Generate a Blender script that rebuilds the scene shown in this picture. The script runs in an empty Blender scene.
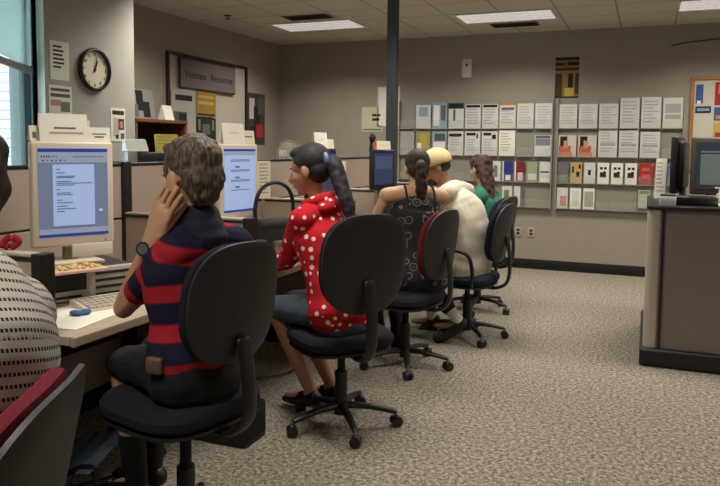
import bpy, bmesh, math, random
import numpy as np
from mathutils import Vector, Matrix, noise
random.seed(7)
SC = bpy.context.scene
COL = SC.collection
# ------------------------------------------------------------------ camera, world, light, exposure
CAM_H = 1.403
FPX = 705.0
cam = bpy.data.cameras.new('camera'); camo = bpy.data.objects.new('camera', cam); COL.objects.link(camo)
_R = np.array([[0.92601435, 0.37736019, 0.00983387],
               [0.03728694, -0.06551392, -0.99715476],
               [-0.37564225, 0.92374629, -0.07473744]])
camo.matrix_world = Matrix(((_R[0][0], -_R[1][0], -_R[2][0], 0.0),
                            (_R[0][1], -_R[1][1], -_R[2][1], 0.0),
                            (_R[0][2], -_R[1][2], -_R[2][2], CAM_H), (0, 0, 0, 1)))
cam.sensor_width = 36.0
cam.lens = FPX / 720.0 * 36.0
cam.shift_y = -(243.0 - 200.0) / 720.0
cam.clip_start = 0.05
SC.camera = camo
world = bpy.data.worlds.new('sky'); SC.world = world; world.use_nodes = True
wb = world.node_tree.nodes['Background']
wb.inputs[0].default_value = (0.66, 0.84, 0.95, 1); wb.inputs[1].default_value = 4.5
SC.view_settings.view_transform = 'Standard'; SC.view_settings.look = 'None'
SC.view_settings.exposure = 0.0; SC.view_settings.gamma = 1.0
SC.view_settings.use_curve_mapping = False
SUN = bpy.data.lights.new('sun', 'SUN'); SUN.energy = 2.0; SUN.angle = 0.05
suno = bpy.data.objects.new('sun', SUN); COL.objects.link(suno)
suno.rotation_euler = Vector((-.5, .4, -.8)).to_track_quat('-Z', 'Y').to_euler()      # strikes the brick wall outside, not the room
LAMP_WATTS = 27.0        # each ceiling fixture
LAMP_SPREAD = 140.0
LAMP_STRENGTH = 0.5     # glow of the louvred face seen from aside

# ------------------------------------------------------------------ materials
def lin(c):
    return tuple(((x / 255.0) / 12.92 if x / 255.0 <= 0.04045 else ((x / 255.0 + 0.055) / 1.055) ** 2.4) for x in c) + (1.0,)
_M = {}
def mat(name, rgb, rough=0.6, metal=0.0, emis=0.0, spec=0.5, nscale=0.0, namt=0.0, bump=0.0, trans=0.0, alpha=1.0):
    if name in _M: return _M[name]
    m = bpy.data.materials.new(name); m.use_nodes = True; _M[name] = m
    nt = m.node_tree; b = nt.nodes['Principled BSDF']
    b.inputs['Base Color'].default_value = lin(rgb)
    b.inputs['Roughness'].default_value = rough; b.inputs['Metallic'].default_value = metal
    b.inputs['Specular IOR Level'].default_value = spec
    if trans: b.inputs['Transmission Weight'].default_value = trans
    if alpha < 1: b.inputs['Alpha'].default_value = alpha
    if emis:
        b.inputs['Emission Color'].default_value = lin(rgb); b.inputs['Emission Strength'].default_value = emis
    if nscale:
        tc = nt.nodes.new('ShaderNodeTexCoord'); no = nt.nodes.new('ShaderNodeTexNoise')
        no.inputs['Scale'].default_value = nscale; no.inputs['Detail'].default_value = 4
        nt.links.new(tc.outputs['Object'], no.inputs['Vector'])
        mr = nt.nodes.new('ShaderNodeMapRange')
        mr.inputs['From Min'].default_value = 0.3; mr.inputs['From Max'].default_value = 0.7
        mr.inputs['To Min'].default_value = 1 - namt; mr.inputs['To Max'].default_value = 1 + namt
        nt.links.new(no.outputs['Fac'], mr.inputs['Value'])
        mx = nt.nodes.new('ShaderNodeVectorMath'); mx.operation = 'SCALE'
        mx.inputs[0].default_value = lin(rgb)[:3]
        nt.links.new(mr.outputs['Result'], mx.inputs['Scale']); nt.links.new(mx.outputs['Vector'], b.inputs['Base Color'])
        if bump:
            bp = nt.nodes.new('ShaderNodeBump'); bp.inputs['Strength'].default_value = bump; bp.inputs['Distance'].default_value = 0.004
            nt.links.new(no.outputs['Fac'], bp.inputs['Height']); nt.links.new(bp.outputs['Normal'], b.inputs['Normal'])
    return m
def N(nt, kind, **kw):
    n = nt.nodes.new(kind)
    for k, v in kw.items():
        if k.startswith('i_'): n.inputs[int(k[2:]) if k[2:].isdigit() else k[2:]].default_value = v
        else: setattr(n, k, v)
    return n
def ramp(nt, stops, interp='CONSTANT'):
    r = nt.nodes.new('ShaderNodeValToRGB'); r.color_ramp.interpolation = interp
    while len(r.color_ramp.elements) < len(stops): r.color_ramp.elements.new(0.5)
    for e, (p, c) in zip(r.color_ramp.elements, stops): e.position = p; e.color = lin(c)
    return r

WALL = mat('wall paint', (154, 146, 132), 0.9, nscale=6, namt=0.03, spec=0.2)
WALLP = mat('pier paint', (176, 172, 162), 0.9, nscale=6, namt=0.03, spec=0.2)
BASE = mat('black vinyl base', (15, 11, 11), 0.5)
FAB = mat('partition fabric', (170, 155, 141), 0.95, nscale=220, namt=0.10, bump=0.2, spec=0.1)
FABR = mat('counter fabric', (134, 122, 114), 0.95, nscale=160, namt=0.10, bump=0.2, spec=0.1)
CAPM = mat('partition trim', (178, 166, 150), 0.5)
BLK = mat('black plastic', (24, 22, 23), 0.42)
BLKM = mat('matte black', (17, 16, 17), 0.75)
SHELL = mat('chair shell', (36, 35, 38), 0.5, nscale=120, namt=0.1)
TOPM = mat('desk laminate', (176, 162, 142), 0.35, nscale=300, namt=0.05)
EDGE = mat('desk edge', (168, 148, 122), 0.5)
WHT = mat('white paper', (232, 228, 214), 0.8)
CREAM = mat('cream paper', (226, 216, 186), 0.8)
INK = mat('grey print', (96, 96, 98), 0.9)
INKD = mat('dark print', (34, 32, 34), 0.9)
YEL = mat('yellow paper', (214, 200, 96), 0.8)
BEIGE = mat('beige plastic', (206, 198, 180), 0.45)
SILV = mat('silver plastic', (160, 156, 148), 0.35, metal=0.3)
STEEL = mat('steel', (150, 150, 150), 0.3, metal=1.0)
POLE = mat('teal grey enamel', (42, 47, 50), 0.6)
WOOD = mat('cherry wood', (116, 66, 38), 0.5, nscale=14, namt=0.2)
OAK = mat('oak frame', (158, 106, 60), 0.5, nscale=20, namt=0.15)
MAROON = mat('maroon cloth', (98, 34, 42), 0.95, nscale=200, namt=0.2, spec=0.1)
NAVY = mat('navy cloth', (36, 38, 52), 0.95, nscale=200, namt=0.2, spec=0.1)
GREYC = mat('charcoal cloth', (38, 37, 42), 0.95, nscale=200, namt=0.2, spec=0.1)
ACR = mat('clear acrylic', (196, 196, 186), 0.12, alpha=0.08)
ACRF = mat('acrylic edge', (150, 148, 134), 0.2)

# ------------------------------------------------------------------ mesh helpers
def link(name, me, parent=None, loc=(0, 0, 0), rot=(0, 0, 0)):
    o = bpy.data.objects.new(name, me); COL.objects.link(o)
    o.location = loc; o.rotation_euler = rot
    if parent is not None: o.parent = parent
    return o
def thing(name, label, cat, loc=(0, 0, 0), rz=0.0, group=None):
    o = link(name, None, None, loc, (0, 0, rz))
    o['label'] = label; o['category'] = cat
    if group: o['group'] = group
    return o
def tag(o, label, cat, group=None):
    o['label'] = label; o['category'] = cat
    if group: o['group'] = group
    return o
def struct(o): o['kind'] = 'structure'; return o
def copy_tree(o, parent=None, loc=None, rz=None, label=None):
    c = o.copy(); COL.objects.link(c)
    if parent is not None: c.parent = parent
    if loc is not None: c.location = loc
    if rz is not None: c.rotation_euler = (0, 0, rz)
    if label: c['label'] = label
    for ch in list(o.children): copy_tree(ch, c)
    return c

class MB:
    def __init__(s): s.bm = bmesh.new(); s.mats = []
    def mi(s, m):
        if m not in s.mats: s.mats.append(m)
        return s.mats.index(m)
    def _post(s, verts, m, M):
        fs = set(f for v in verts for f in v.link_faces)
        k = s.mi(m)
        for f in fs: f.material_index = k
        if M is not None: bmesh.ops.transform(s.bm, matrix=M, verts=list(verts))
    def box(s, lo, hi, m, bevel=0.0, seg=2, M=None):
        r = bmesh.ops.create_cube(s.bm, size=1.0); vs = r['verts']
        c = [(a + b) / 2 for a, b in zip(lo, hi)]; d = [abs(b - a) for a, b in zip(lo, hi)]
        for v in vs: v.co = Vector((c[0] + v.co.x * d[0], c[1] + v.co.y * d[1], c[2] + v.co.z * d[2]))
        if bevel > 0:
            es = list(set(e for v in vs for e in v.link_edges))
            rb = bmesh.ops.bevel(s.bm, geom=es, offset=min(bevel, min(d) * 0.45), segments=seg, affect='EDGES', profile=0.5)
            vs = list(set(rb['verts']) | set(v for v in vs if v.is_valid))
            allv = set()
            for v in vs:
                if v.is_valid:
                    allv.add(v)
            vs = list(allv)
        s._post(vs, m, M); return s
    def cyl(s, p0, p1, r0, m, r1=None, n=20):
        p0 = Vector(p0); p1 = Vector(p1); r1 = r0 if r1 is None else r1
        ax = p1 - p0; L = ax.length
        r = bmesh.ops.create_cone(s.bm, cap_ends=True, segments=n, radius1=r0, radius2=r1, depth=L)
        M = Matrix.Translation((p0 + p1) / 2) @ ax.to_track_quat('Z', 'Y').to_matrix().to_4x4()
        s._post(r['verts'], m, M); return s
    def ball(s, c, r, m, n=16, M=None):
        if not hasattr(r, '__len__'): r = (r, r, r)
        q = bmesh.ops.create_uvsphere(s.bm, u_segments=n, v_segments=max(6, n // 2 + 2), radius=1.0)
        T = Matrix.Translation(c) @ (M if M is not None else Matrix()) @ Matrix.Diagonal((r[0], r[1], r[2], 1))
        s._post(q['verts'], m, T); return s
    def quad(s, pts, m):
        vs = [s.bm.verts.new(p) for p in pts]; f = s.bm.faces.new(vs); f.material_index = s.mi(m); return s
    def prism(s, prof, axis, a, b, m):
        """prof: list of 2D points; extruded along axis ('x','y','z') from a to b"""
        def P(u, v, w): return {'x': (w, u, v), 'y': (u, w, v), 'z': (u, v, w)}[axis]
        A = [s.bm.verts.new(P(u, v, a)) for u, v in prof]; B = [s.bm.verts.new(P(u, v, b)) for u, v in prof]
        k = s.mi(m); n = len(prof); fs = [s.bm.faces.new(A[::-1]), s.bm.faces.new(B)]
        for i in range(n): fs.append(s.bm.faces.new((A[i], A[(i + 1) % n], B[(i + 1) % n], B[i])))
        for f in fs: f.material_index = k
        return s
    def loft(s, pts, rs, m, side=(0, 1, 0), n=16, sub=4, cap=True):
        """tube through pts with elliptical radii (a along side, b across); rounded ends"""
        P = [Vector(p) for p in pts]; Rr = [(r, r) if not hasattr(r, '__len__') else tuple(r) for r in rs]
        if len(P) > 2 and sub > 1:
            Q = []; S = []
            for i in range(len(P) - 1):
                p0 = P[max(i - 1, 0)]; p1 = P[i]; p2 = P[i + 1]; p3 = P[min(i + 2, len(P) - 1)]
                for k in range(sub):
                    t = k / sub; t2 = t * t; t3 = t2 * t
                    Q.append(0.5 * ((2 * p1) + (p2 - p0) * t + (2 * p0 - 5 * p1 + 4 * p2 - p3) * t2 + (-p0 + 3 * p1 - 3 * p2 + p3) * t3))
                    w = t * t * (3 - 2 * t); S.append(tuple(Rr[i][j] * (1 - w) + Rr[i + 1][j] * w for j in (0, 1)))
            Q.append(P[-1]); S.append(Rr[-1]); P, Rr = Q, S
        sd = Vector(side).normalized(); rings = []
        def frame(i):
            t = (P[min(i + 1, len(P) - 1)] - P[max(i - 1, 0)]).normalized()
            a = sd - t * sd.dot(t)
            if a.length < 1e-3: a = t.orthogonal()
            a.normalize(); return t, a, t.cross(a)
        seq = []
        t, a, b = frame(0); r = Rr[0]
        if cap:
            for k in (0.95, 0.7, 0.38): seq.append((P[0] - t * min(r) * k, (r[0] * math.sqrt(1 - k * k), r[1] * math.sqrt(1 - k * k)), a, b))
        for i in range(len(P)):
            t, a, b = frame(i); seq.append((P[i], Rr[i], a, b))
        t, a, b = frame(len(P) - 1); r = Rr[-1]
        if cap:
            for k in (0.38, 0.7, 0.95): seq.append((P[-1] + t * min(r) * k, (r[0] * math.sqrt(1 - k * k), r[1] * math.sqrt(1 - k * k)), a, b))
        for c, r, a, b in seq:
            rings.append([s.bm.verts.new(c + a * (r[0] * math.cos(2 * math.pi * j / n)) + b * (r[1] * math.sin(2 * math.pi * j / n))) for j in range(n)])
        k = s.mi(m)
        for i in range(len(rings) - 1):
            for j in range(n):
                f = s.bm.faces.new((rings[i][j], rings[i][(j + 1) % n], rings[i + 1][(j + 1) % n], rings[i + 1][j])); f.material_index = k
        f = s.bm.faces.new(rings[0][::-1]); f.material_index = k
        f = s.bm.faces.new(rings[-1]); f.material_index = k
        return s
    def mesh(s, name, smooth=False, angle=None):
        bmesh.ops.recalc_face_normals(s.bm, faces=s.bm.faces)
        me = bpy.data.meshes.new(name); s.bm.to_mesh(me); s.bm.free()
        for m in s.mats: me.materials.append(m)
        if smooth:
            me.polygons.foreach_set('use_smooth', [True] * len(me.polygons))
            if angle: me.set_sharp_from_angle(angle=math.radians(angle))
        return me
    def build(s, name, parent=None, loc=(0, 0, 0), rot=(0, 0, 0), smooth=True, angle=35):
        return link(name, s.mesh(name, smooth, angle), parent, loc, rot)
    def blob(s, name, parent=None, voxel=0.007, smooth=3, attr=None, disp=None):
        """weld all overlapping closed shapes into one continuous skin"""
        me = s.mesh(name); tmp = bpy.data.objects.new('tmp', me); COL.objects.link(tmp)
        md = tmp.modifiers.new('r', 'REMESH'); md.mode = 'VOXEL'; md.voxel_size = voxel; md.adaptivity = 0
        if smooth:
            sm = tmp.modifiers.new('s', 'SMOOTH'); sm.factor = 0.5; sm.iterations = smooth
        dg = bpy.context.evaluated_depsgraph_get(); dg.update()
        m2 = bpy.data.meshes.new_from_object(tmp.evaluated_get(dg))
        bpy.data.objects.remove(tmp); m2.name = name
        m2.materials.clear(); m2.materials.append(s.mats[0])
        nv = len(m2.vertices)
        m2.polygons.foreach_set('use_smooth', [True] * len(m2.polygons))
        co = np.empty(nv * 3, 'f'); m2.vertices.foreach_get('co', co); co = co.reshape(-1, 3)
        if disp:
            no = np.empty(nv * 3, 'f'); m2.vertices.foreach_get('normal', no); no = no.reshape(-1, 3)
            amp, sc_ = disp
            d = np.array([noise.noise(Vector(c) * sc_) for c in co], 'f')
            co2 = co + no * (d * amp)[:, None]; m2.vertices.foreach_set('co', co2.ravel().astype('f'))
        if attr:
            # attr: (torso segments, arm segments); value = distance below the neck, carried on down each sleeve
            torso, arms_ = attr; best = np.full(nv, 1e9); val = np.zeros(nv)
            for p0, p1, s0, s1 in torso:
                p0 = np.array(p0); p1 = np.array(p1); d = p1 - p0; t = ((co - p0) @ d) / (d @ d); tc = np.clip(t, 0, 1)
                dist = np.linalg.norm(co - (p0 + tc[:, None] * d), axis=1); w = dist < best; best[w] = dist[w]; val[w] = (s0 + (s1 - s0) * t)[w]
            for chain, s0 in arms_:
                acc = s0; best = np.full(nv, 1e9); av = np.zeros(nv)
                for q0, q1 in zip(chain[:-1], chain[1:]):
                    p0 = np.array(q0); d = np.array(q1) - p0; L_ = np.linalg.norm(d); t = ((co - p0) @ d) / (L_ * L_); tc = np.clip(t, 0, 1)
                    dist = np.linalg.norm(co - (p0 + tc[:, None] * d), axis=1); w = dist < best; best[w] = dist[w]; av[w] = (acc + L_ * t)[w]; acc += L_
                q = np.clip((av - s0 + .01) / .09, 0, 1) * np.clip((.115 - best) / .03, 0, 1); q = q * q * (3 - 2 * q)
                val = val * (1 - q) + av * q
            a = m2.attributes.new('stripe', 'FLOAT', 'POINT'); a.data.foreach_set('value', val.astype('f'))
        return link(name, m2, parent)

def V(*a): return Vector(a[0] if len(a) == 1 else a)
def rnd(a, b): return random.uniform(a, b)

# ------------------------------------------------------------------ room shell
X0, X1, Y0, Y1, H = -4.57, 3.6, -3.2, 8.35, 2.74
PX, PY0, PY1 = -4.0, 3.80, 4.80     # pier with the clock
# carpet
cm = bpy.data.materials.new('speckled carpet'); cm.use_nodes = True; nt = cm.node_tree; b = nt.nodes['Principled BSDF']
b.inputs['Roughness'].default_value = 0.97; b.inputs['Specular IOR Level'].default_value = 0.1
tc = N(nt, 'ShaderNodeTexCoord'); n1 = N(nt, 'ShaderNodeTexNoise'); n1.inputs['Scale'].default_value = 52; n1.inputs['Detail'].default_value = 5
n2 = N(nt, 'ShaderNodeTexNoise'); n2.inputs['Scale'].default_value = 170; n2.inputs['Detail'].default_value = 2
r1 = ramp(nt, [(0.40, (84, 78, 68)), (0.5, (132, 124, 110)), (0.60, (176, 168, 152))], 'LINEAR')
mxn = N(nt, 'ShaderNodeMath', operation='MULTIPLY_ADD'); mxn.inputs[1].default_value = 0.5
hlf = N(nt, 'ShaderNodeMath', operation='MULTIPLY'); hlf.inputs[1].default_value = 0.5
nt.links.new(tc.outputs['Object'], n1.inputs['Vector']); nt.links.new(tc.outputs['Object'], n2.inputs['Vector'])
nt.links.new(n2.outputs['Fac'], hlf.inputs[0]); nt.links.new(n1.outputs['Fac'], mxn.inputs[0]); nt.links.new(hlf.outputs[0], mxn.inputs[2])
nt.links.new(mxn.outputs[0], r1.inputs['Fac']); nt.links.new(r1.outputs['Color'], b.inputs['Base Color'])
bp = N(nt, 'ShaderNodeBump'); bp.inputs['Strength'].default_value = 0.5; bp.inputs['Distance'].default_value = 0.006
nt.links.new(mxn.outputs[0], bp.inputs['Height']); nt.links.new(bp.outputs['Normal'], b.inputs['Normal'])
struct(MB().box((X0 - .1, Y0, -0.1), (X1, Y1 + .1, 0), cm).build('floor'))
# ceiling tiles
cl = bpy.data.materials.new('ceiling tiles'); cl.use_nodes = True; nt = cl.node_tree; b = nt.nodes['Principled BSDF']
b.inputs['Roughness'].default_value = 0.95
tc = N(nt, 'ShaderNodeTexCoord'); sx = N(nt, 'ShaderNodeSeparateXYZ'); nt.links.new(tc.outputs['Object'], sx.inputs[0])
outs = []
for ax, off, pitch in ((0, 0.87 + 10.8, 0.54), (1, 10.8 - 7.0 + 0.54 * 6, 0.54)):
    ad = N(nt, 'ShaderNodeMath', operation='ADD'); ad.inputs[1].default_value = off
    mo = N(nt, 'ShaderNodeMath', operation='MODULO'); mo.inputs[1].default_value = pitch
    ge = N(nt, 'ShaderNodeMath', operation='LESS_THAN'); ge.inputs[1].default_value = 0.015
    nt.links.new(sx.outputs[ax], ad.inputs[0]); nt.links.new(ad.outputs[0], mo.inputs[0]); nt.links.new(mo.outputs[0], ge.inputs[0]); outs.append(ge)
mx_ = N(nt, 'ShaderNodeMath', operation='MAXIMUM'); nt.links.new(outs[0].outputs[0], mx_.inputs[0]); nt.links.new(outs[1].outputs[0], mx_.inputs[1])
rc = ramp(nt, [(0.0, (196, 190, 178)), (0.5, (140, 132, 118))]); nt.links.new(mx_.outputs[0], rc.inputs['Fac'])
nn = N(nt, 'ShaderNodeTexNoise'); nn.inputs['Scale'].default_value = 90; nt.links.new(tc.outputs['Object'], nn.inputs['Vector'])
mm = N(nt, 'ShaderNodeMapRange'); mm.inputs['To Min'].default_value = 0.8; mm.inputs['To Max'].default_value = 1.2; nt.links.new(nn.outputs['Fac'], mm.inputs['Value'])
vm = N(nt, 'ShaderNodeVectorMath', operation='SCALE'); nt.links.new(rc.outputs['Color'], vm.inputs[0]); nt.links.new(mm.outputs['Result'], vm.inputs['Scale'])
nt.links.new(vm.outputs['Vector'], b.inputs['Base Color'])
struct(MB().box((X0 - .1, Y0, H), (X1, Y1 + .1, H + 0.1), cl).build('ceiling'))
struct(MB().box((X0 - .1, Y1, 0), (X1, Y1 + 0.1, H), WALL).build('wall_back'))
struct(MB().box((X0 - .1, PY1, 0), (X0, Y1, H), WALL).build('wall_left'))
struct(MB().box((X1, Y0, 0), (X1 + .1, Y1 + .1, H), WALL).build('wall_right'))
struct(MB().box((X0 - .1, Y0 - .1, 0), (X1, Y0, H), WALL).build('wall_front'))
struct(MB().prism([(-4.0, 3.85), (-4.0, 4.80), (-4.67, 4.80), (-4.67, 4.30), (-4.45, 4.20)], 'z', 0, H, WALLP).build('wall_pier', smooth=False))
struct(MB().box((X0, Y1 - .012, 0), (X1, Y1, 0.115), BASE, 0.004).build('baseboard_back'))
struct(MB().box((X0, PY1, 0), (X0 + .012, Y1 - .012, 0.115), BASE, 0.004).build('baseboard_left'))
# angled window wall from the pier towards the viewer's left
WA = V(-4.0, 3.80, 0); WD = V(math.sin(math.radians(33)), -math.cos(math.radians(33)), 0)   # runs towards the camera
WN = V(-WD.y, WD.x, 0)                                                                       # into the room
if WN.x < 0: WN = -WN
def wloc(s, z, d=0.0): return WA + WD * s + WN * d + V(0, 0, z)
WROT = math.atan2(WD.y, WD.x)
WB = V(-4.45, 4.20, 0)
def wbox(mb, s0, s1, z0, z1, d0, d1, m, bevel=0.0):
    M = Matrix.Translation(WB) @ Matrix.Rotation(WROT, 4, 'Z')
    # local x along the wall, local y = into the room side
    sg = 1 if (Matrix.Rotation(WROT, 3, 'Z') @ V(0, 1, 0)).dot(WN) > 0 else -1
    lo = (min(s0, s1), min(d0 * sg, d1 * sg), min(z0, z1)); hi = (max(s0, s1), max(d0 * sg, d1 * sg), max(z0, z1))
    mb.box(lo, hi, m, bevel, M=M); return mb
w = MB(); wbox(w, 0.0, 2.4, 0, 0.85, -0.15, 0, WALLP); wbox(w, 0, 2.4, 2.6, H, -0.15, 0, WALLP)
wbox(w, 2.2, 2.4, 0.85, 2.6, -0.15, 0, WALLP)
struct(w.build('wall_window', smooth=False))
struct(MB().box((-3.24, Y0, 0), (-3.14, 2.20, H), WALLP).build('wall_left_near'))
ALU = mat('dark teal frame', (30, 56, 60), 0.4); ALUW = mat('pale frame', (170, 188, 188), 0.4)
w = MB()
wbox(w, 0.0, 0.12, 0.85, 2.6, -0.12, 0.0, ALU); wbox(w, 2.15, 2.2, 0.85, 2.6, -0.12, 0.0, ALU)
wbox(w, 0.12, 2.15, 0.85, 0.90, -0.12, 0.0, ALU); wbox(w, 0.12, 2.15, 2.55, 2.6, -0.12, 0.0, ALU)
wbox(w, 0.24, 0.30, 0.9, 2.55, -0.10, -0.03, ALUW); wbox(w, 0.34, 0.36, 0.9, 2.55, -0.10, -0.03, ALUW); wbox(w, 1.3, 1.35, 0.9, 2.55, -0.1, -0.03, ALU)
wf = struct(w.build('window_1', smooth=False))
GL = mat('window glass', (235, 245, 245), 0.02, alpha=0.08, spec=0.3)
w = MB(); wbox(w, 0.12, 2.15, 0.9, 2.55, -0.075, -0.07, GL); w.build('pane', wf, smooth=False)
w = MB(); wbox(w, 0.0, 2.2, 0.82, 0.85, -0.12, 0.06, BEIGE, .004); struct(w.build('window_sill', wf, smooth=False))
bl = thing('window_blind', 'half-lowered white slatted blind in the window beside the clock pier', 'blind', WB)
BLM = mat('blind slat', (232, 242, 238), .5, trans=0.0)
_nt = BLM.node_tree; _tl = _nt.nodes.new('ShaderNodeBsdfTranslucent'); _tl.inputs[0].default_value = lin((232, 242, 238)); _mx = _nt.nodes.new('ShaderNodeMixShader'); _mx.inputs[0].default_value = .55
_nt.links.new(_nt.nodes['Principled BSDF'].outputs[0], _mx.inputs[1]); _nt.links.new(_tl.outputs[0], _mx.inputs[2]); _nt.links.new(_mx.outputs[0], _nt.nodes['Material Output'].inputs[0])
w = MB()
nsl = 28
for i in range(nsl):
    z = 2.00 + i * .0205
    M = Matrix.Translation(WB) @ Matrix.Rotation(WROT, 4, 'Z') @ Matrix.Translation((0, 0, z)) @ Matrix.Rotation(math.radians(38), 4, 'X')
    w.box((.14, -.0125, -.0006), (2.12, .0125, .0006), BLM, M=M)
o = w.build('slats', bl, smooth=False); o.location = -WB
w = MB(); wbox(w, .14, 2.12, 1.93, 1.975, -.015, .015, mat('blind rail', (150, 140, 130), .5), .004); o = w.build('bottom_rail', bl, smooth=False); o.location = -WB
w = MB(); wbox(w, .14, 2.12, 2.57, 2.60, .0, .03, BLM, .003); o = w.build('head_rail', bl, smooth=False); o.location = -WB
for ss in (.35, 1.1, 1.9): w = wbox(MB(), ss, ss + .004, 1.97, 2.58, .013, .015, WHT); o = w.build('ladder_cord', bl, smooth=False); o.location = -WB
w = MB(); wbox(w, .22, .235, 1.35, 1.95, .016, .024, ALUW); o = w.build('tilt_wand', bl, smooth=False); o.location = -WB
# brick building outside
bk = bpy.data.materials.new('pale brick'); bk.use_nodes = True; nt = bk.node_tree; b = nt.nodes['Principled BSDF']
br = N(nt, 'ShaderNodeTexBrick'); br.inputs['Color1'].default_value = lin((196, 210, 208)); br.inputs['Color2'].default_value = lin((222, 232, 228))
br.inputs['Mortar'].default_value = lin((140, 150, 154)); br.inputs['Scale'].default_value = 1.0
br.inputs['Brick Width'].default_value = 0.34; br.inputs['Row Height'].default_value = 0.115; br.inputs['Mortar Size'].default_value = 0.010
tc = N(nt, 'ShaderNodeTexCoord'); mp = N(nt, 'ShaderNodeMapping'); mp.inputs['Rotation'].default_value = (math.radians(90), 0, 0)
cb = N(nt, 'ShaderNodeCombineXYZ'); sp = N(nt, 'ShaderNodeSeparateXYZ'); nt.links.new(tc.outputs['Object'], sp.inputs[0])
nt.links.new(sp.outputs[0], cb.inputs[0]); nt.links.new(sp.outputs[2], cb.inputs[1]); nt.links.new(cb.outputs[0], br.inputs['Vector'])
nt.links.new(br.outputs['Color'], b.inputs['Base Color'])
ow = MB().box((-3, -0.1, 0), (3, 0.1, 5), bk).build('brick_building', None, (-7.4, 6.6, -0.6), (0, 0, math.radians(45)), smooth=False)
tag(ow, 'pale sunlit brick building outside the window', 'building')
GR = mat('outside paving', (150, 155, 150), 0.9, nscale=5, namt=.1)
struct(MB().box((-14, -2, -0.7), (X0 - .15, 14, -0.6), GR).build('ground_outside'))

# ------------------------------------------------------------------ ceiling fixtures
def panel_light():
    t = thing('ceiling_light', 'x', 'light', (0, 0, H), 0, 'recessed fluorescent ceiling lights')
    MB().box((-0.49, -0.27, -.012), (0.49, -0.245, 0.0), BEIGE).box((-0.49, .245, -.012), (0.49, .27, 0), BEIGE)\
        .box((-0.49, -0.245, -.012), (-0.465, .245, 0), BEIGE).box((.465, -0.245, -.012), (.49, .245, 0), BEIGE).build('frame', t, smooth=False)
    lm = mat('lamp diffuser', (240, 234, 236), 0.5, emis=LAMP_STRENGTH)
    MB().box((-0.465, -0.245, -.006), (0.465, .245, -0.002), lm).build('diffuser', t, smooth=False)
    lv = MB(); GPL = mat('louver enamel', (150, 148, 146), .4)
    for i in range(1, 12): lv.box((-0.465 + i * .0775 - .0015, -0.245, -.0075), (-0.465 + i * .0775 + .0015, .245, -.006), GPL)
    for i in range(1, 4): lv.box((-0.465, -0.245 + i * .1225 - .0015, -.0075), (.465, -0.245 + i * .1225 + .0015, -.006), GPL)
    lv.build('louver', t, smooth=False)
    L = bpy.data.lights.new('fixture_light', 'AREA'); L.shape = 'RECTANGLE'; L.size = .92; L.size_y = .48; L.energy = LAMP_WATTS
    L.spread = math.radians(LAMP_SPREAD); L.color = (1.0, .95, .87)
    lo_ = bpy.data.objects.new('fixture_light', L); COL.objects.link(lo_); lo_.parent = t; lo_.location = (0, 0, -.02)
    return t
pl = panel_light(); first = True
LL = [(-3.42, 7.14, 'ceiling light panel over the wall sign corner'), (-1.38, 7.27, 'ceiling light panel above the leaflet racks'),
      (0.69, 7.27, 'ceiling light panel above the corkboard and counter')]
for x, y, lb in LL:
    if first: pl.location = (x, y, H); pl['label'] = lb; first = False
    else: copy_tree(pl, None, (x, y, H), None, lb)
for i, (x, y) in enumerate([(-3.42, 5.1), (-1.38, 5.0), (0.69, 5.0), (2.76, 7.27), (2.76, 5.0), (-1.38, 2.75), (2.76, 2.75), (-1.38, 0.5)]):
    copy_tree(pl, None, (x, y, H), None, ['ceiling light panel over the filing cabinet behind the partitions', 'ceiling light panel above the seated people', 'ceiling light panel before the service counter', 'ceiling light panel over the back right corner', 'ceiling light panel over the right wall side of the counter', 'ceiling light panel over the nearest desks', 'ceiling light panel near the right wall', 'ceiling light panel over the striped-sweater sitter'][i])
def vent(x, y, lb):
    t = thing('air_vent', lb, 'vent', (x, y, H), 0, 'ceiling air vents')
    g = mat('vent grey', (84, 78, 66), 0.7)
    m = MB().box((-.25, -.12, -.008), (.25, .12, 0), g)
    for i in range(7): m.box((-.23, -.10 + i * .03, -.013), (.23, -.092 + i * .03, -.008), BLKM)
    m.build('grille', t, smooth=False)
vent(-1.38, 7.78, 'dark ceiling vent behind the light above the leaflet racks')
vent(-3.3, 6.65, 'dark ceiling vent beside the light over the wall sign corner')
def sprinkler(x, y, lb):
    t = MB().cyl((0, 0, 0), (0, 0, -.006), .035, BLKM).cyl((0, 0, -.006), (0, 0, -.035), .008, STEEL).cyl((0, 0, -.035), (0, 0, -.04), .022, BLKM).build('sprinkler', None, (x, y, H))
    tag(t, lb, 'sprinkler', 'ceiling sprinkler heads')
sprinkler(-4.05, 6.3, 'dark sprinkler head on the ceiling near the left wall')
sprinkler(-1.05, 6.3, 'dark sprinkler head on the ceiling in front of the middle light')

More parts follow.
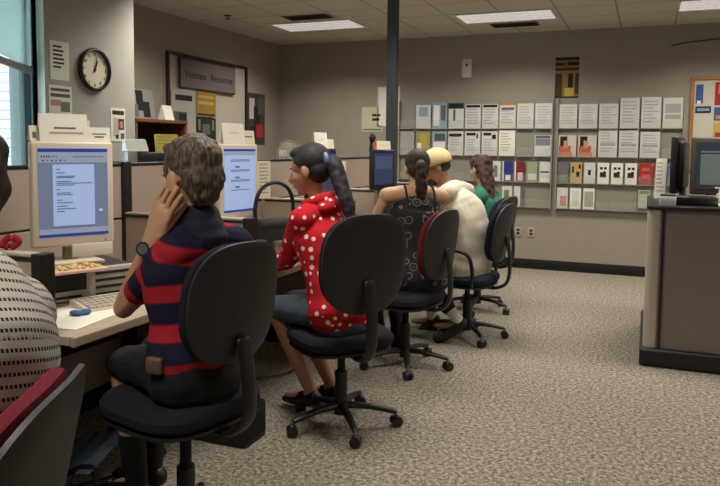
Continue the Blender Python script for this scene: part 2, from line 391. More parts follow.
# ------------------------------------------------------------------ flat printed sheets
def sheet_mb(w, h, base, marks, th=0.002):
    """sheet in the local y-z plane, facing +x, bottom centre at origin; marks: (y0,z0,y1,z1,mat) in 0..1"""
    m = MB().box((-th, -w / 2, 0), (0, w / 2, h), base)
    for k, (a, b_, c, d, mm_) in enumerate(marks):
        e = 0.0006 + 0.00015 * k
        m.quad([(e, -w / 2 + a * w, b_ * h), (e, -w / 2 + c * w, b_ * h), (e, -w / 2 + c * w, d * h), (e, -w / 2 + a * w, d * h)], mm_)
    return m
def lines(n, top=.9, bot=.1, x0=.1, x1=.9, m=None, th=.35, seed=1):
    rr = random.Random(seed); out = []; st = (top - bot) / n
    for i in range(n):
        z = top - i * st; out.append((x0, z - st * th, x0 + (x1 - x0) * rr.uniform(.55, 1), z, m or INK))
    return out
def text_mesh(s, size, m, parent, loc, rot, name='lettering', sx=1.0):
    c = bpy.data.curves.new('t', 'FONT'); c.body = s; c.size = size; c.align_x = 'CENTER'; c.align_y = 'CENTER'; c.extrude = 0.001
    o = bpy.data.objects.new('t', c); COL.objects.link(o); dg = bpy.context.evaluated_depsgraph_get(); dg.update()
    me = bpy.data.meshes.new_from_object(o.evaluated_get(dg)); bpy.data.objects.remove(o)
    me.materials.clear(); me.materials.append(m)
    o = link(name, me, parent, loc, rot); o.scale = (sx, 1, 1); return o
FX = (math.radians(90), 0, math.radians(90))     # text facing +x
def on_wall_x(name, x, y0, y1, z0, z1, base, marks, label, cat, group=None):
    return tag(sheet_mb(y1 - y0, z1 - z0, base, marks).build(name, None, (x + .003, (y0 + y1) / 2, z0), smooth=False), label, cat, group)
def on_wall_back(name, x0, x1, z0, z1, base, marks, label, cat, group=None, y=Y1, th=.002):
    # facing -y : local +x -> world -y
    return tag(sheet_mb(x1 - x0, z1 - z0, base, marks, th).build(name, None, ((x0 + x1) / 2, y - .003, z0), (0, 0, -math.pi / 2), smooth=False), label, cat, group)

# pier: clock and three papers
ck = thing('wall_clock', 'round black-rimmed clock on the grey pier beside the window', 'clock', (PX, 4.33, 1.98))
mr = MB(); prof = [(0.140, 0.0), (0.163, 0.0), (0.167, 0.02), (0.160, 0.035), (0.148, 0.037), (0.140, 0.025)]
nseg = 48; k = mr.mi(BLK); rings = []
for j in range(nseg):
    a = 2 * math.pi * j / nseg; rings.append([mr.bm.verts.new((d, r * math.cos(a), r * math.sin(a))) for r, d in prof])
for j in range(nseg):
    A = rings[j]; B = rings[(j + 1) % nseg]
    for i in range(len(prof)): mr.bm.faces.new((A[i], A[(i + 1) % len(prof)], B[(i + 1) % len(prof)], B[i]))
mr.build('rim', ck)
MB().cyl((0, 0, 0), (.012, 0, 0), .145, mat('clock dial', (222, 212, 186), .6), n=48).build('dial', ck)
for i in range(12):
    a = math.radians(90 - 30 * i)
    text_mesh(str(i if i else 12), 0.036, INKD, ck, (.0135, .118 * math.cos(a), .118 * math.sin(a)), FX, 'numeral')
def hand(L, wd, ang, x, nm):
    m = MB().box((x, -wd / 2, -.02), (x + .002, wd / 2, L), BLKM).build(nm, ck, rot=(math.radians(-ang), 0, 0), smooth=False)
hand(.075, .011, 25, .016, 'hour_hand'); hand(.11, .007, 12, .019, 'minute_hand')
MB().cyl((.012, 0, 0), (.024, 0, 0), .008, BLKM).build('hub', ck)
on_wall_x('notice', PX, 3.90, 4.08, 1.87, 2.15, WHT, lines(6, .88, .25, .15, .85, INKD, .45, 3), 'white notice with bold black lines, upper left of the clock', 'notice')
PINK = mat('pink print', (196, 140, 130), .9); GRN = mat('green print', (110, 130, 90), .9); SKINP = mat('print skin', (190, 140, 110), .9)
BLUP = mat('blue print', (60, 90, 140), .9); REDP = mat('red print', (170, 40, 42), .9); ORP = mat('orange print', (200, 120, 50), .9)
on_wall_x('picture_sheet', PX, 3.88, 4.10, 1.62, 1.83, WHT, [(.08, .6, .92, .72, INK), (.08, .3, .5, .5, PINK), (.5, .1, .9, .45, GRN), (.08, .8, .9, .9, INK)], 'small photo sheet below the bold notice on the pier', 'picture')
on_wall_x('flyer', PX, 4.51, 4.68, 1.43, 1.70, WHT, [(.1, .8, .9, .92, INKD), (.15, .15, .55, .7, mat('pale print', (190, 180, 170), .9)), (.5, .35, .9, .68, mat('dark brown print', (90, 40, 30), .9)), (.6, .4, .82, .6, SKINP), (.3, .08, .5, .2, INKD), (.65, .08, .9, .25, INK)],
          'narrow flyer with a small portrait, right of and below the clock', 'flyer')

# left wall: framed board with sign, posters
bd = thing('display_board', 'dark framed white board with a sign hung across it on the left wall', 'board', (X0, 0, 0))
FRM = mat('dark frame wood', (44, 28, 26), .5); BW = mat('board face', (176, 168, 152), .6)
MB().box((0, 6.0, 1.30), (.012, 7.46, 2.34), BW).build('face', bd, smooth=False)
MB().box((0, 5.96, 2.33), (.03, 7.50, 2.36), FRM).box((0, 5.96, 1.28), (.03, 5.99, 2.33), FRM).box((0, 7.47, 1.28), (.03, 7.50, 2.33), FRM).box((0, 5.96, 1.27), (.03, 7.50, 1.30), FRM).build('frame', bd, smooth=False)
sg = thing('wall_sign', 'grey plaque lettered Veterans Resources hung on the framed board', 'sign', (X0 + .034, 6.66, 2.15))
SG = mat('sign grey', (112, 98, 98), .5)
MB().box((0, -.53, -.15), (.015, .53, .17), FRM, .004).build('border', sg, smooth=False)
MB().box((.013, -.515, -.135), (.018, .515, .155), SG).build('face', sg, smooth=False)
for wd_, yy in (('Veterans', -.255), ('Resources', .245)): text_mesh(wd_, 0.115, mat('sign ink', (40, 26, 36), .6), sg, (.0195, yy, .0), FX, 'lettering', .93)
on_wall_x('poster', X0 + .034, 6.00, 6.42, 1.25, 1.99, mat('grey-white paper', (172, 168, 158), .8), [(.15, .84, .85, .92, INKD), (.08, .2, .62, .68, mat('murky photo', (82, 86, 78), .9)), (.3, .4, .6, .66, INKD)], 'pale poster with a dark picture hung at the left end of the board', 'poster')
on_wall_x('poster', X0 + .034, 6.43, 6.80, 1.72, 1.99, mat('gold print', (150, 118, 50), .8), [(.1, .5, .9, .62, mat('gold light', (190, 160, 70), .8)), (.1, .75, .9, .85, mat('gold light', (190, 160, 70), .8)), (.05, .05, .95, .12, INKD)], 'gold poster just under the sign on the board', 'poster')
on_wall_x('poster', X0 + .034, 6.43, 6.80, 1.25, 1.71, mat('black print', (26, 26, 26), .8), [(.3, .6, .7, .85, INK), (.2, .38, .8, .5, mat('pale print', (190, 180, 170), .9)), (.25, .2, .75, .32, mat('pale print', (190, 180, 170), .9)), (.1, .7, .2, .95, GRN), (.8, .7, .9, .95, GRN)], 'black poster with pale seal and lettering under the gold one', 'poster')
on_wall_x('poster', X0, 7.54, 7.96, 1.42, 2.06, mat('dark photo', (60, 56, 44), .7), [(.1, .5, .4, .9, mat('pale print', (190, 180, 170), .9)), (.35, .3, .7, .75, INKD), (.5, .15, .9, .4, REDP), (.1, .1, .5, .35, INKD), (.6, .6, .95, .95, mat('murky photo', (82, 86, 78), .9))], 'dark photographic poster in the corner right of the framed board', 'poster')
on_wall_x('small_sign', X0 + .014, 7.15, 7.42, 1.62, 1.66, INKD, [], 'thin dark label strip stuck on the white board', 'label')

# bookcase by the left wall
bc = thing('bookcase', 'low brown wooden bookcase against the left wall behind the pier', 'bookcase', (X0 + .035, 5.03, 0))
MB().box((0, 0, 1.61), (.36, 0.75, 1.64), WOOD, .003).build('top', bc, smooth=False)
for y in (0, 0.72): MB().box((0, y, 0), (.35, y + .03, 1.61), WOOD, .003).build('side_panel', bc, smooth=False)
MB().box((0, .03, .05), (.015, 0.72, 1.61), mat('dark back panel', (48, 28, 20), .8)).build('back_panel', bc, smooth=False)
for z in (.08, .5, .9, 1.28): MB().box((.015, .03, z), (.34, 0.72, z + .025), WOOD, .002).build('shelf', bc, smooth=False)
# things on the bookcase
fr = sheet_mb(.34, .30, mat('pale photo paper', (150, 148, 150), .8), [(.25, .3, .55, .95, INKD), (.5, .1, .8, .6, INKD), (.1, .1, .3, .5, mat('mid grey print', (110, 108, 112), .9))], .01).build('photo_display', None, (X0 + .10, 5.50, 1.64), (0, math.radians(-8), 0), smooth=False)
tag(fr, 'black and white photo panel leaning on top of the bookcase', 'photo')
tn = MB().prism([(-.05, 0), (.05, 0), (.003, .15), (-.003, .15)], 'y', -.07, .07, WHT).build('tent_card', None, (X0 + .20, 5.70, 1.64), smooth=False)
tag(tn, 'small white tent card on the bookcase in front of the photo panel', 'card')
tn = MB().prism([(-.03, 0), (.03, 0), (.003, .20), (-.003, .20)], 'y', -.05, .05, CREAM).build('card_holder', None, (X0 + .15, 5.16, 1.64), smooth=False)
tag(tn, 'pale card holder at the near end of the bookcase top', 'card')

# back wall: racks
CW = 0.205
ROWS = [(1.64, .30), (1.32, .30), (1.02, .0), (.73, .0)]
def rack(name, x0, ncol, label, CW):
    t = thing(name, label, 'rack', (x0, Y1, 0), 0, 'clear leaflet racks on the back wall')
    W = ncol * CW; BP = mat('rack panel', (140, 138, 124), .5)
    MB().box((0, -.012, .70), (W, 0, 1.98), BP, .003).build('back_panel', t, smooth=False)
    for (z, hh) in ROWS[:2]:
        for c in range(ncol):
            m = MB().box((c * CW + .008, -.052, z - .008), ((c + 1) * CW - .008, -.012, z), ACRF)
            m.box((c * CW + .008, -.053, z - .008), ((c + 1) * CW - .008, -.050, z + .10), ACR)
            m.build('pocket', t, smooth=False)
    for (z, hh) in ROWS[2:]:
        for c in range(ncol * 3 // 2):
            pw = W / (ncol * 3 // 2)
            m = MB().box((c * pw + .005, -.052, z - .008), ((c + 1) * pw - .005, -.012, z), ACRF)
            m.box((c * pw + .005, -.053, z - .008), ((c + 1) * pw - .005, -.050, z + .09), ACR)
            m.build('pocket', t, smooth=False)
    for xx in (0, W): MB().box((xx - .006, -.056, .70), (xx + .006, 0, 1.98), ACRF, .002).build('side_rail', t, smooth=False)
    return W
RL = -2.865; RR = -0.96
rack('leaflet_rack', RL, 9, 'left wall rack of clear leaflet pockets behind the seated people', .205)
rack('leaflet_rack', RR, 6, 'right wall rack of clear leaflet pockets beside the corkboard', .217)
ORD = ['first', 'second', 'third', 'fourth', 'fifth', 'sixth', 'seventh', 'eighth', 'ninth', 'tenth', 'eleventh', 'twelfth', 'thirteenth']
def leaflet(x0, wd, z, hh, base, marks, label, group):
    o = on_wall_back('leaflet', x0, x0 + wd, z + .001, z + hh, base, marks, label, 'leaflet', group, Y1 - .030, .004)
GP = mat('grey paper', (208, 206, 198), .8); GP2 = mat('dull paper', (164, 162, 154), .8); BLP = mat('pale blue print', (140, 160, 178), .8)
GRAD = mat('slate print', (120, 128, 134), .8)
def hdr(seed): return [(.05, .86, .95, .97, INKD)] + lines(6, .8, .12, .1, .9, GP2, .4, seed)
def plain(seed): return lines(7, .88, .12, .12, .9, GP2, .3, seed)
def big(rackx, rname, row, c, base, marks, kind, hh=.285):
    z = ROWS[row][0]
    cw = .205 if rname == 'left' else .217
    leaflet(rackx + c * cw + .010, cw - .020, z, hh, base, marks, '%s, %s pocket of the %s row, %s rack' % (kind, ORD[c], ('top', 'second')[row], rname), 'letter-size leaflets in the wall racks')
# left rack rows
big(RL, 'left', 0, 1, GP, [(.2, .5, .8, .9, BLP)], 'shiny grey flyer')
big(RL, 'left', 0, 2, BLP, [(.1, .1, .5, .9, WHT), (.6, .3, .9, .9, INK)], 'pale blue flyer', .31)
big(RL, 'left', 0, 3, GP, [(0, .78, 1, 1, INKD), (.3, .3, .45, .75, INK)], 'sheet with a dark heading', .30)
big(RL, 'left', 0, 4, GP, hdr(5), 'sheet with a black heading')
big(RL, 'left', 0, 5, GP, hdr(6), 'sheet with a black heading')
big(RL, 'left', 0, 6, GP, [(0, .86, 1, 1, mat('tan print', (170, 130, 78), .8)), (.1, .68, .9, .78, INK)] + plain(9)[2:], 'tan-topped sheet', .31)
big(RL, 'left', 0, 7, GP, plain(10), 'plain white sheet'); big(RL, 'left', 0, 8, GP, plain(11), 'plain white sheet')
big(RL, 'left', 1, 0, GP2, [], 'dull grey sheet')
big(RL, 'left', 1, 1, mat('olive print', (150, 150, 100), .8), [(.3, .3, .8, .9, mat('gold light', (190, 160, 70), .8)), (.1, .1, .4, .5, WHT)], 'olive and white flyer')
big(RL, 'left', 1, 2, BLP, [(.1, .1, .9, .55, WHT), (.2, .6, .9, .9, mat('murky photo', (82, 86, 78), .9))], 'blue and white flyer')
big(RL, 'left', 1, 3, GP, [(.05, .78, .9, .9, INKD)] + plain(3)[1:], 'sheet with a dark band')
big(RL, 'left', 1, 4, GP, [(.1, .82, .7, .94, INKD), (.75, .7, .85, .9, INKD)] + plain(4)[2:], 'sheet with bold black words')
big(RL, 'left', 1, 5, GP, [(.1, .82, .6, .94, INKD), (.65, .68, .9, .86, INKD)] + plain(4)[2:], 'sheet with bold black words')
big(RL, 'left', 1, 6, WHT, plain(7), 'white sheet', .30)
big(RL, 'left', 1, 8, GP, [(.05, .86, .95, .98, INK), (.05, .5, .95, .84, GRAD)], 'sheet with a slate picture', .24)
for c, hh in zip(range(6), (.27, .27, .27, .33, .335, .325)):
    big(RR, 'right', 0, c, GP if c > 2 else GP, plain(20 + c) if c < 5 else [(.1, .5, .9, .8, GP2), (.1, .3, .9, .45, GP2)], 'white form', hh)
for c in (0, 1):
    big(RR, 'right', 1, c, mat('cream photo', (200, 190, 170), .8), [(.1, .5, .5, .95, mat('dark hair print', (40, 24, 22), .9)), (.05, .05, .7, .5, mat('orange red print', (180, 70, 40), .9)), (.3, .4, .55, .75, SKINP), (.1, .0, .8, .2, ORP)], 'photo flyer of a dark-haired figure', .24)
for c, hh in ((2, .31), (3, .30), (4, .28)): big(RR, 'right', 1, c, GP, [(.1, .4, .9, .5, GP2)] + plain(30 + c), 'white form', hh)
PWL = 9 * CW / 13; PWR = 6 * .217 / 9
def tri(rackx, rname, row, c, base, marks, kind, hh=.235):
    z = ROWS[row][0]; pw = PWL if rname == 'left' else PWR
    leaflet(rackx + c * pw + .012, pw - .024, z, hh, base, marks, '%s, %s slot of the %s row, %s rack' % (kind, ORD[c], ('third', 'bottom')[row - 2], rname), 'folded brochures in the wall racks')
DOTS = [(.2, .68, .45, .8, INKD), (.55, .68, .8, .8, INKD), (.2, .3, .5, .55, INKD), (.5, .3, .75, .6, INKD)]
tri(RL, 'left', 2, 7, GP, [(.1, .6, .9, .9, INKD), (.3, .1, .8, .5, GRN)], 'dark and white brochure')
tri(RL, 'left', 2, 8, GP, [(.3, .2, .7, .8, GRN)], 'pale green brochure')
tri(RL, 'left', 2, 9, mat('navy print', (40, 46, 120), .8), [(.3, .05, .8, .3, WHT), (.0, .0, .12, 1, WHT)], 'navy blue brochure')
tri(RL, 'left', 2, 10, mat('dark red print', (120, 26, 46), .8), [(.3, .05, .8, .45, GP), (.0, .0, .12, 1, WHT)], 'dark red brochure')
tri(RL, 'left', 2, 11, mat('sage print', (150, 160, 130), .8), [(.1, .1, .9, .4, GP)], 'sage brochure')
tri(RL, 'left', 2, 12, GP, [(.1, .45, .9, .55, INK), (.1, 0, .9, .2, WHT)], 'grey-white brochure')
tri(RL, 'left', 3, 9, GP, [(.2, .1, .7, .8, GRN)], 'green and white brochure'); tri(RL, 'left', 3, 10, GP, [(.6, 0, 1, 1, INK)], 'grey brochure')
tri(RR, 'right', 2, 0, mat('murky violet', (110, 100, 110), .8), [(.2, .1, .8, .4, GRN)], 'murky violet brochure')
tri(RR, 'right', 2, 1, mat('tan gold print', (190, 160, 100), .8), [(.1, .5, .3, .8, INKD), (.5, .3, .8, .55, INKD), (.7, .7, .9, .9, INKD)], 'gold brochure with black shapes')
tri(RR, 'right', 2, 2, GP, [(.35, .4, .6, .65, INKD)], 'white brochure with one black mark')
for c in (3, 4, 5): tri(RR, 'right', 2, c, WHT, DOTS, 'white brochure with four black marks')
for c in (6, 7): tri(RR, 'right', 2, c, REDP, [(.2, .65, .9, .8, mat('salmon print', (200, 90, 70), .8)), (.2, .3, .9, .5, mat('salmon print', (200, 90, 70), .8))], 'red brochure')
tri(RR, 'right', 2, 8, mat('periwinkle print', (110, 112, 150), .8), [(.1, .8, .9, .9, INKD)], 'periwinkle brochure')
tri(RR, 'right', 3, 0, GP, [(.3, .1, .9, .6, PINK)], 'pink and white brochure'); tri(RR, 'right', 3, 1, WHT, [(.2, .1, .8, .85, GP)], 'white brochure')
tri(RR, 'right', 3, 2, WHT, [(.1, .1, .9, .85, GP2)], 'white brochure')
for c in (6, 7): tri(RR, 'right', 3, c, mat('sage white', (176, 178, 160), .8), [(.0, .0, 1, .14, INKD), (.1, .82, .9, .95, GRN)], 'sage and black-footed brochure')
tri(RR, 'right', 3, 8, GP, [(.1, .72, .45, .86, INKD), (.55, .72, .9, .86, INKD)], 'white brochure with two black spots', .2)

# rest of back wall
th = thing('thermostat', 'white thermostat box high on the back wall', 'thermostat', (-2.03, Y1, 2.24))
MB().box((-.06, -.035, 0), (.06, 0, .22), mat('ivory plastic', (208, 202, 186), .5), .006).build('case', th)
MB().cyl((0, -.034, .15), (0, -.042, .15), .014, BLKM).build('dial', th)
on_wall_back('poster', -1.01, -.75, 1.98, 2.44, mat('ochre poster', (130, 104, 58), .8), [(0, .93, 1, 1, INKD), (0, .8, .4, .86, INKD), (.5, .8, 1, .88, INKD), (0, .68, 1, .73, INKD), (.0, .0, .3, .6, mat('umber print', (70, 48, 36), .9)), (.55, .2, .75, .6, INKD), (.4, .05, .8, .25, mat('gold light', (190, 160, 70), .8)), (.85, .1, 1, .6, mat('umber print', (70, 48, 36), .9)), (0, .0, 1, .04, INKD)],
             'dark and ochre poster alone above the leaflet racks', 'poster')
on_wall_back('framed_sheet', -3.17, -2.872, 1.66, 2.16, GP, [(.05, .03, .95, .97, WHT)], 'tall white sheet on the back wall behind the dark pole', 'sheet')
on_wall_back('notice', -3.38, -3.10, 1.60, 1.91, mat('yellowed paper', (196, 192, 160), .8), [(.5, .62, .72, .72, INKD), (.74, .62, .9, .72, INKD), (.5, .44, .85, .54, INKD), (.05, .05, .95, .12, GRN)], 'yellowed notice with dark words left of the dark pole', 'notice')
for x in (-1.38, -1.23):
    t = thing('wall_outlet', 'beige outlet plate low on the back wall, %s of the pair' % ('left one' if x < -1.3 else 'right one'), 'outlet', (x, Y1, .37), 0, 'outlet plates under the racks')
    MB().box((-.037, -.008, 0), (.037, 0, .115), mat('outlet plate', (168, 156, 136), .5), .003).build('plate', t)
    for z in (.03, .07): MB().box((-.017, -.011, z), (.017, -.007, z + .025), BLKM, .002).build('socket', t)
cb_ = thing('corkboard', 'oak framed corkboard pinned with flyers at the right of the racks', 'board', (0.40, Y1, 1.20))
CORK = mat('pale backing', (196, 190, 172), .8)
MB().box((.03, -.012, .03), (1.22, 0, .95), CORK).build('backing', cb_, smooth=False)
MB().box((0, -.03, .95), (1.25, 0, .985), OAK).box((0, -.03, 0), (.035, 0, .95), OAK).box((1.215, -.03, 0), (1.25, 0, .95), OAK).box((.035, -.03, 0), (1.215, 0, .03), OAK).build('frame', cb_, smooth=False)
def pin(x0, x1, z0, z1, base, marks, lb): on_wall_back('flyer', x0, x1, z0, z1, base, marks, lb, 'flyer', 'flyers pinned on the corkboard', Y1 - .013)
pin(.45, .52, 1.90, 2.10, BLUP, [(.2, .0, .7, .15, WHT)], 'narrow blue flyer at the top left of the corkboard')
pin(.45, .60, 1.80, 1.87, mat('dark blue print', (30, 50, 90), .8), [(.1, .3, .9, .7, BLP)], 'blue strip below the narrow blue flyer')
pin(.63, .80, 1.88, 2.12, REDP, [(.2, .5, .8, .9, PINK)], 'red flyer at the top of the corkboard')
pin(.63, .80, 1.72, 1.86, BLUP, [(.1, .1, .9, .4, ORP)], 'blue and orange flyer under the red one')
pin(.63, .80, 1.55, 1.70, mat('gold light', (190, 160, 70), .8), [(.1, 0, .9, .3, REDP)], 'gold flyer under the blue and orange one')

# ------------------------------------------------------------------ service counter on the right
ct = thing('service_counter', 'grey fabric service counter with black top and base on the right', 'counter', (0.015, 4.89, 0))
MB().box((.06, .02, .12), (2.4, .08, 1.02), FABR).build('front_panel', ct, smooth=False)
MB().box((.0, .06, .12), (.06, 1.15, 1.02), CAPM).build('side_panel', ct, smooth=False)
MB().cyl((.045, .045, .12), (.045, .045, 1.03), .045, CAPM, n=24).build('corner_post', ct)
MB().box((.088, .006, .12), (.102, .03, 1.02), BLK).build('seam_strip', ct, smooth=False)
MB().box((-.02, -.03, 0), (2.4, 1.17, .12), BLK, .02, 3).build('base', ct)
MB().box((-.008, -.01, 1.02), (2.4, 1.18, 1.045), BLK, .006).build('counter_top', ct)
MB().box((.1, .0, .112), (2.4, .012, .122), STEEL).build('base_trim', ct, smooth=False)

def crt(loc, rz, label, case, h=.36, w=.40):
    t = thing('computer_monitor', label, 'monitor', loc, rz)
    MB().box((-.20, -.12, 0), (.06, .12, .02), case, .008).box((-.10, -.05, .02), (-.02, .05, .06), case, .006).build('stand', t)
    m = MB().box((-.05, -w / 2, .05), (.03, w / 2, .05 + h), case, .015, 3)
    m.loft([(-.05, 0, .05 + h / 2), (-.2, 0, .05 + h / 2), (-.34, 0, .05 + h / 2)], [(w * .46, h * .46), (w * .38, h * .38), (w * .24, h * .25)], case, (0, 1, 0), 4 * 5, 3, False)
    m.build('case', t)
    scr = mat('dim crt screen', (44, 54, 62), .15, emis=.35)
    s = MB().box((.028, -w / 2 + .035, .09), (.033, w / 2 - .035, .05 + h - .035), scr)
    for i, (a, b_, c, d) in enumerate([(.08, .1, .9, .75), (.08, .78, .9, .82)]):
        s.quad([(.0336, -w / 2 + .035 + a * (w - .07), .09 + b_ * (h - .075)), (.0336, -w / 2 + .035 + c * (w - .07), .09 + b_ * (h - .075)), (.0336, -w / 2 + .035 + c * (w - .07), .09 + d * (h - .075)), (.0336, -w / 2 + .035 + a * (w - .07), .09 + d * (h - .075))], mat('crt window', (96, 104, 100), .2, emis=.3))
    s.build('screen', t, smooth=False)
    return t
crt((0.50, 5.45, 1.045), math.radians(-97), 'monitor with a dim screen and dark bezel facing out on the counter', mat('grey-brown case', (74, 68, 62), .4), .40, .44)
SIDE_MON = ((0.185, 5.75, 1.045), math.radians(170))
t = tag(MB().box((-.16, -.11, 0), (.16, .11, .055), BLK, .006).build('black_box', None, (.26, 5.14, 1.045), (0, 0, .1)), 'flat black box lying on the counter corner', 'box')
t = tag(sheet_mb(.075, .30, WHT, lines(8, .9, .1, .1, .9, GP2, .3, 4), .012).build('document_holder', None, (.09, 5.70, 1.045), (0, math.radians(-10), math.radians(-100)), smooth=False), 'white papers standing on the counter beside the side-on monitor', 'papers')
m = MB(); prof = [(-.12, 0), (.14, 0), (.16, .03), (.10, .035), (.04, .02), (-.1, .03)]
t = tag(m.prism([(-.13, 0), (.12, 0), (.17, .045), (.165, .05), (.115, .012), (-.13, .012)], 'y', -.16, .16, WHT).build('paper_tray', None, (.60, 5.02, 1.045), (0, 0, math.radians(-80)), smooth=False), 'white papers curling over the counter edge', 'papers')
t = thing('pump_bottle', 'small cream pump bottle on the counter before the black monitor', 'bottle', (.45, 5.20, 1.045))
MB().cyl((0, 0, 0), (0, 0, .075), .022, CREAM, .02).build('body', t); MB().cyl((0, 0, .075), (0, 0, .115), .007, CREAM).box((-.03, -.006, .108), (.01, .006, .118), CREAM).build('pump', t)
t = thing('pump_bottle', 'small tan bottle left of the cream pump bottle', 'bottle', (.375, 5.21, 1.045))
MB().cyl((0, 0, 0), (0, 0, .06), .02, mat('tan plastic', (150, 128, 100), .5), .018).build('body', t); MB().cyl((0, 0, .06), (0, 0, .085), .008, BLK).build('cap', t)
t = thing('tape_dispenser', 'small grey card file hanging off the counter corner', 'card file', (.13, 4.965, 1.045))
MB().box((-.05, -.03, 0), (.05, .03, .06), GP, .004).build('body', t); MB().box((-.045, -.025, .06), (.045, .025, .075), INK).build('cards', t)

# ------------------------------------------------------------------ cubicle partitions
SPX = -2.72; DV = [0.45, 1.80, 3.15, 4.50, 5.90, 7.20]
NEARB = ['beside the striped-sweater sitter', 'behind the first monitor', 'behind the second monitor', 'behind the third monitor', 'at the far end by the pole']
for i in range(5):
    y0, y1 = DV[i] + .035, DV[i + 1] - .035
    t = thing('cubicle_partition', 'taupe fabric back partition ' + NEARB[i], 'partition', (SPX, y0, 0), 0, 'back partitions of the computer desks')
    L = y1 - y0
    MB().box((-.025, 0, .10), (.025, L, .99), FAB, .004).build('lower_panel', t, smooth=False)
    MB().box((-.025, 0, 1.0), (.025, L, 1.285), FAB, .004).build('upper_panel', t, smooth=False)
    MB().box((-.020, 0, .99), (.020, L, 1.0), BLK).build('seam', t, smooth=False)
    MB().box((-.03, 0, 1.285), (.03, L, 1.303), BLK, .004).build('top_cap', t, smooth=False)
    MB().box((-.03, 0, 0), (.03, L, .10), BLK, .004).build('base', t, smooth=False)
DN = ['nearest low desk divider with a black end post', 'desk divider between the striped-polo man and the red-hoodie woman', 'desk divider beyond the red-hoodie woman', 'desk divider under the dark pole', 'last desk divider at the far end of the row']
for i, y in enumerate(DV[1:]):
    t = thing('desk_divider', DN[i], 'divider', (SPX, y, 0), 0, 'low dividers between the desks')
    MB().box((-.04, -.035, 0), (.04, .035, 1.31), BLK, .004).build('spine_post', t, smooth=False)
    MB().box((.04, -.025, .10), (.80, .025, 1.005), FAB, .003).build('fabric_panel', t, smooth=False)
    MB().box((.04, -.03, 1.005), (.80, .03, 1.018), BLK, .003).box((.04, -.028, 1.018), (.81, .028, 1.03), CAPM, .004).build('top_cap', t, smooth=False)
    MB().box((.80, -.032, 0), (.845, .032, 1.032), BLK, .004).build('end_post', t, smooth=False)
    MB().box((.04, -.03, 0), (.80, .03, .10), BLK, .004).build('base', t, smooth=False)
DESKN = ['the striped-sweater sitter', 'the man in the striped polo', 'the woman in the red hoodie', 'the woman in the patterned top', 'the far pair of people']
for i in range(5):
    y0, y1 = DV[i] + .04, DV[i + 1] - .04
    t = thing('desk', 'beige laminate desk top in front of ' + DESKN[i], 'desk', (SPX + .03, y0, 0), 0, 'computer desks along the partition')
    L = y1 - y0
    MB().box((0, 0, .705), (.86, L, .738), TOPM, .003).build('worktop', t, smooth=False)
    MB().box((.86, 0, .700), (.885, L, .739), EDGE, .006).build('edge_band', t, smooth=False)
    MB().box((.02, .1, .35), (.04, L - .1, .70), BLKM).build('modesty_panel', t, smooth=False)
    for yy in (.02, L - .06):
        MB().box((.05, yy, .04), (.11, yy + .04, .705), BLKM).box((.03, yy - .01, 0), (.82, yy + .05, .04), BLKM, .005).build('leg', t, smooth=False)

# pole
t = thing('power_pole', 'dark teal-grey pole rising from the desks to the ceiling', 'pole', (-2.067, 5.800, .738))
MB().box((-.042, -.042, 0), (.042, .042, H - .738), POLE, .006).build('shaft', t, smooth=False)
MB().box((-.08, -.08, 0), (.08, .08, .02), POLE, .004).build('foot_plate', t, smooth=False)
MB().box((-.075, -.075, H - .758), (.075, .075, H - .738), POLE, .004).build('ceiling_flange', t, smooth=False)

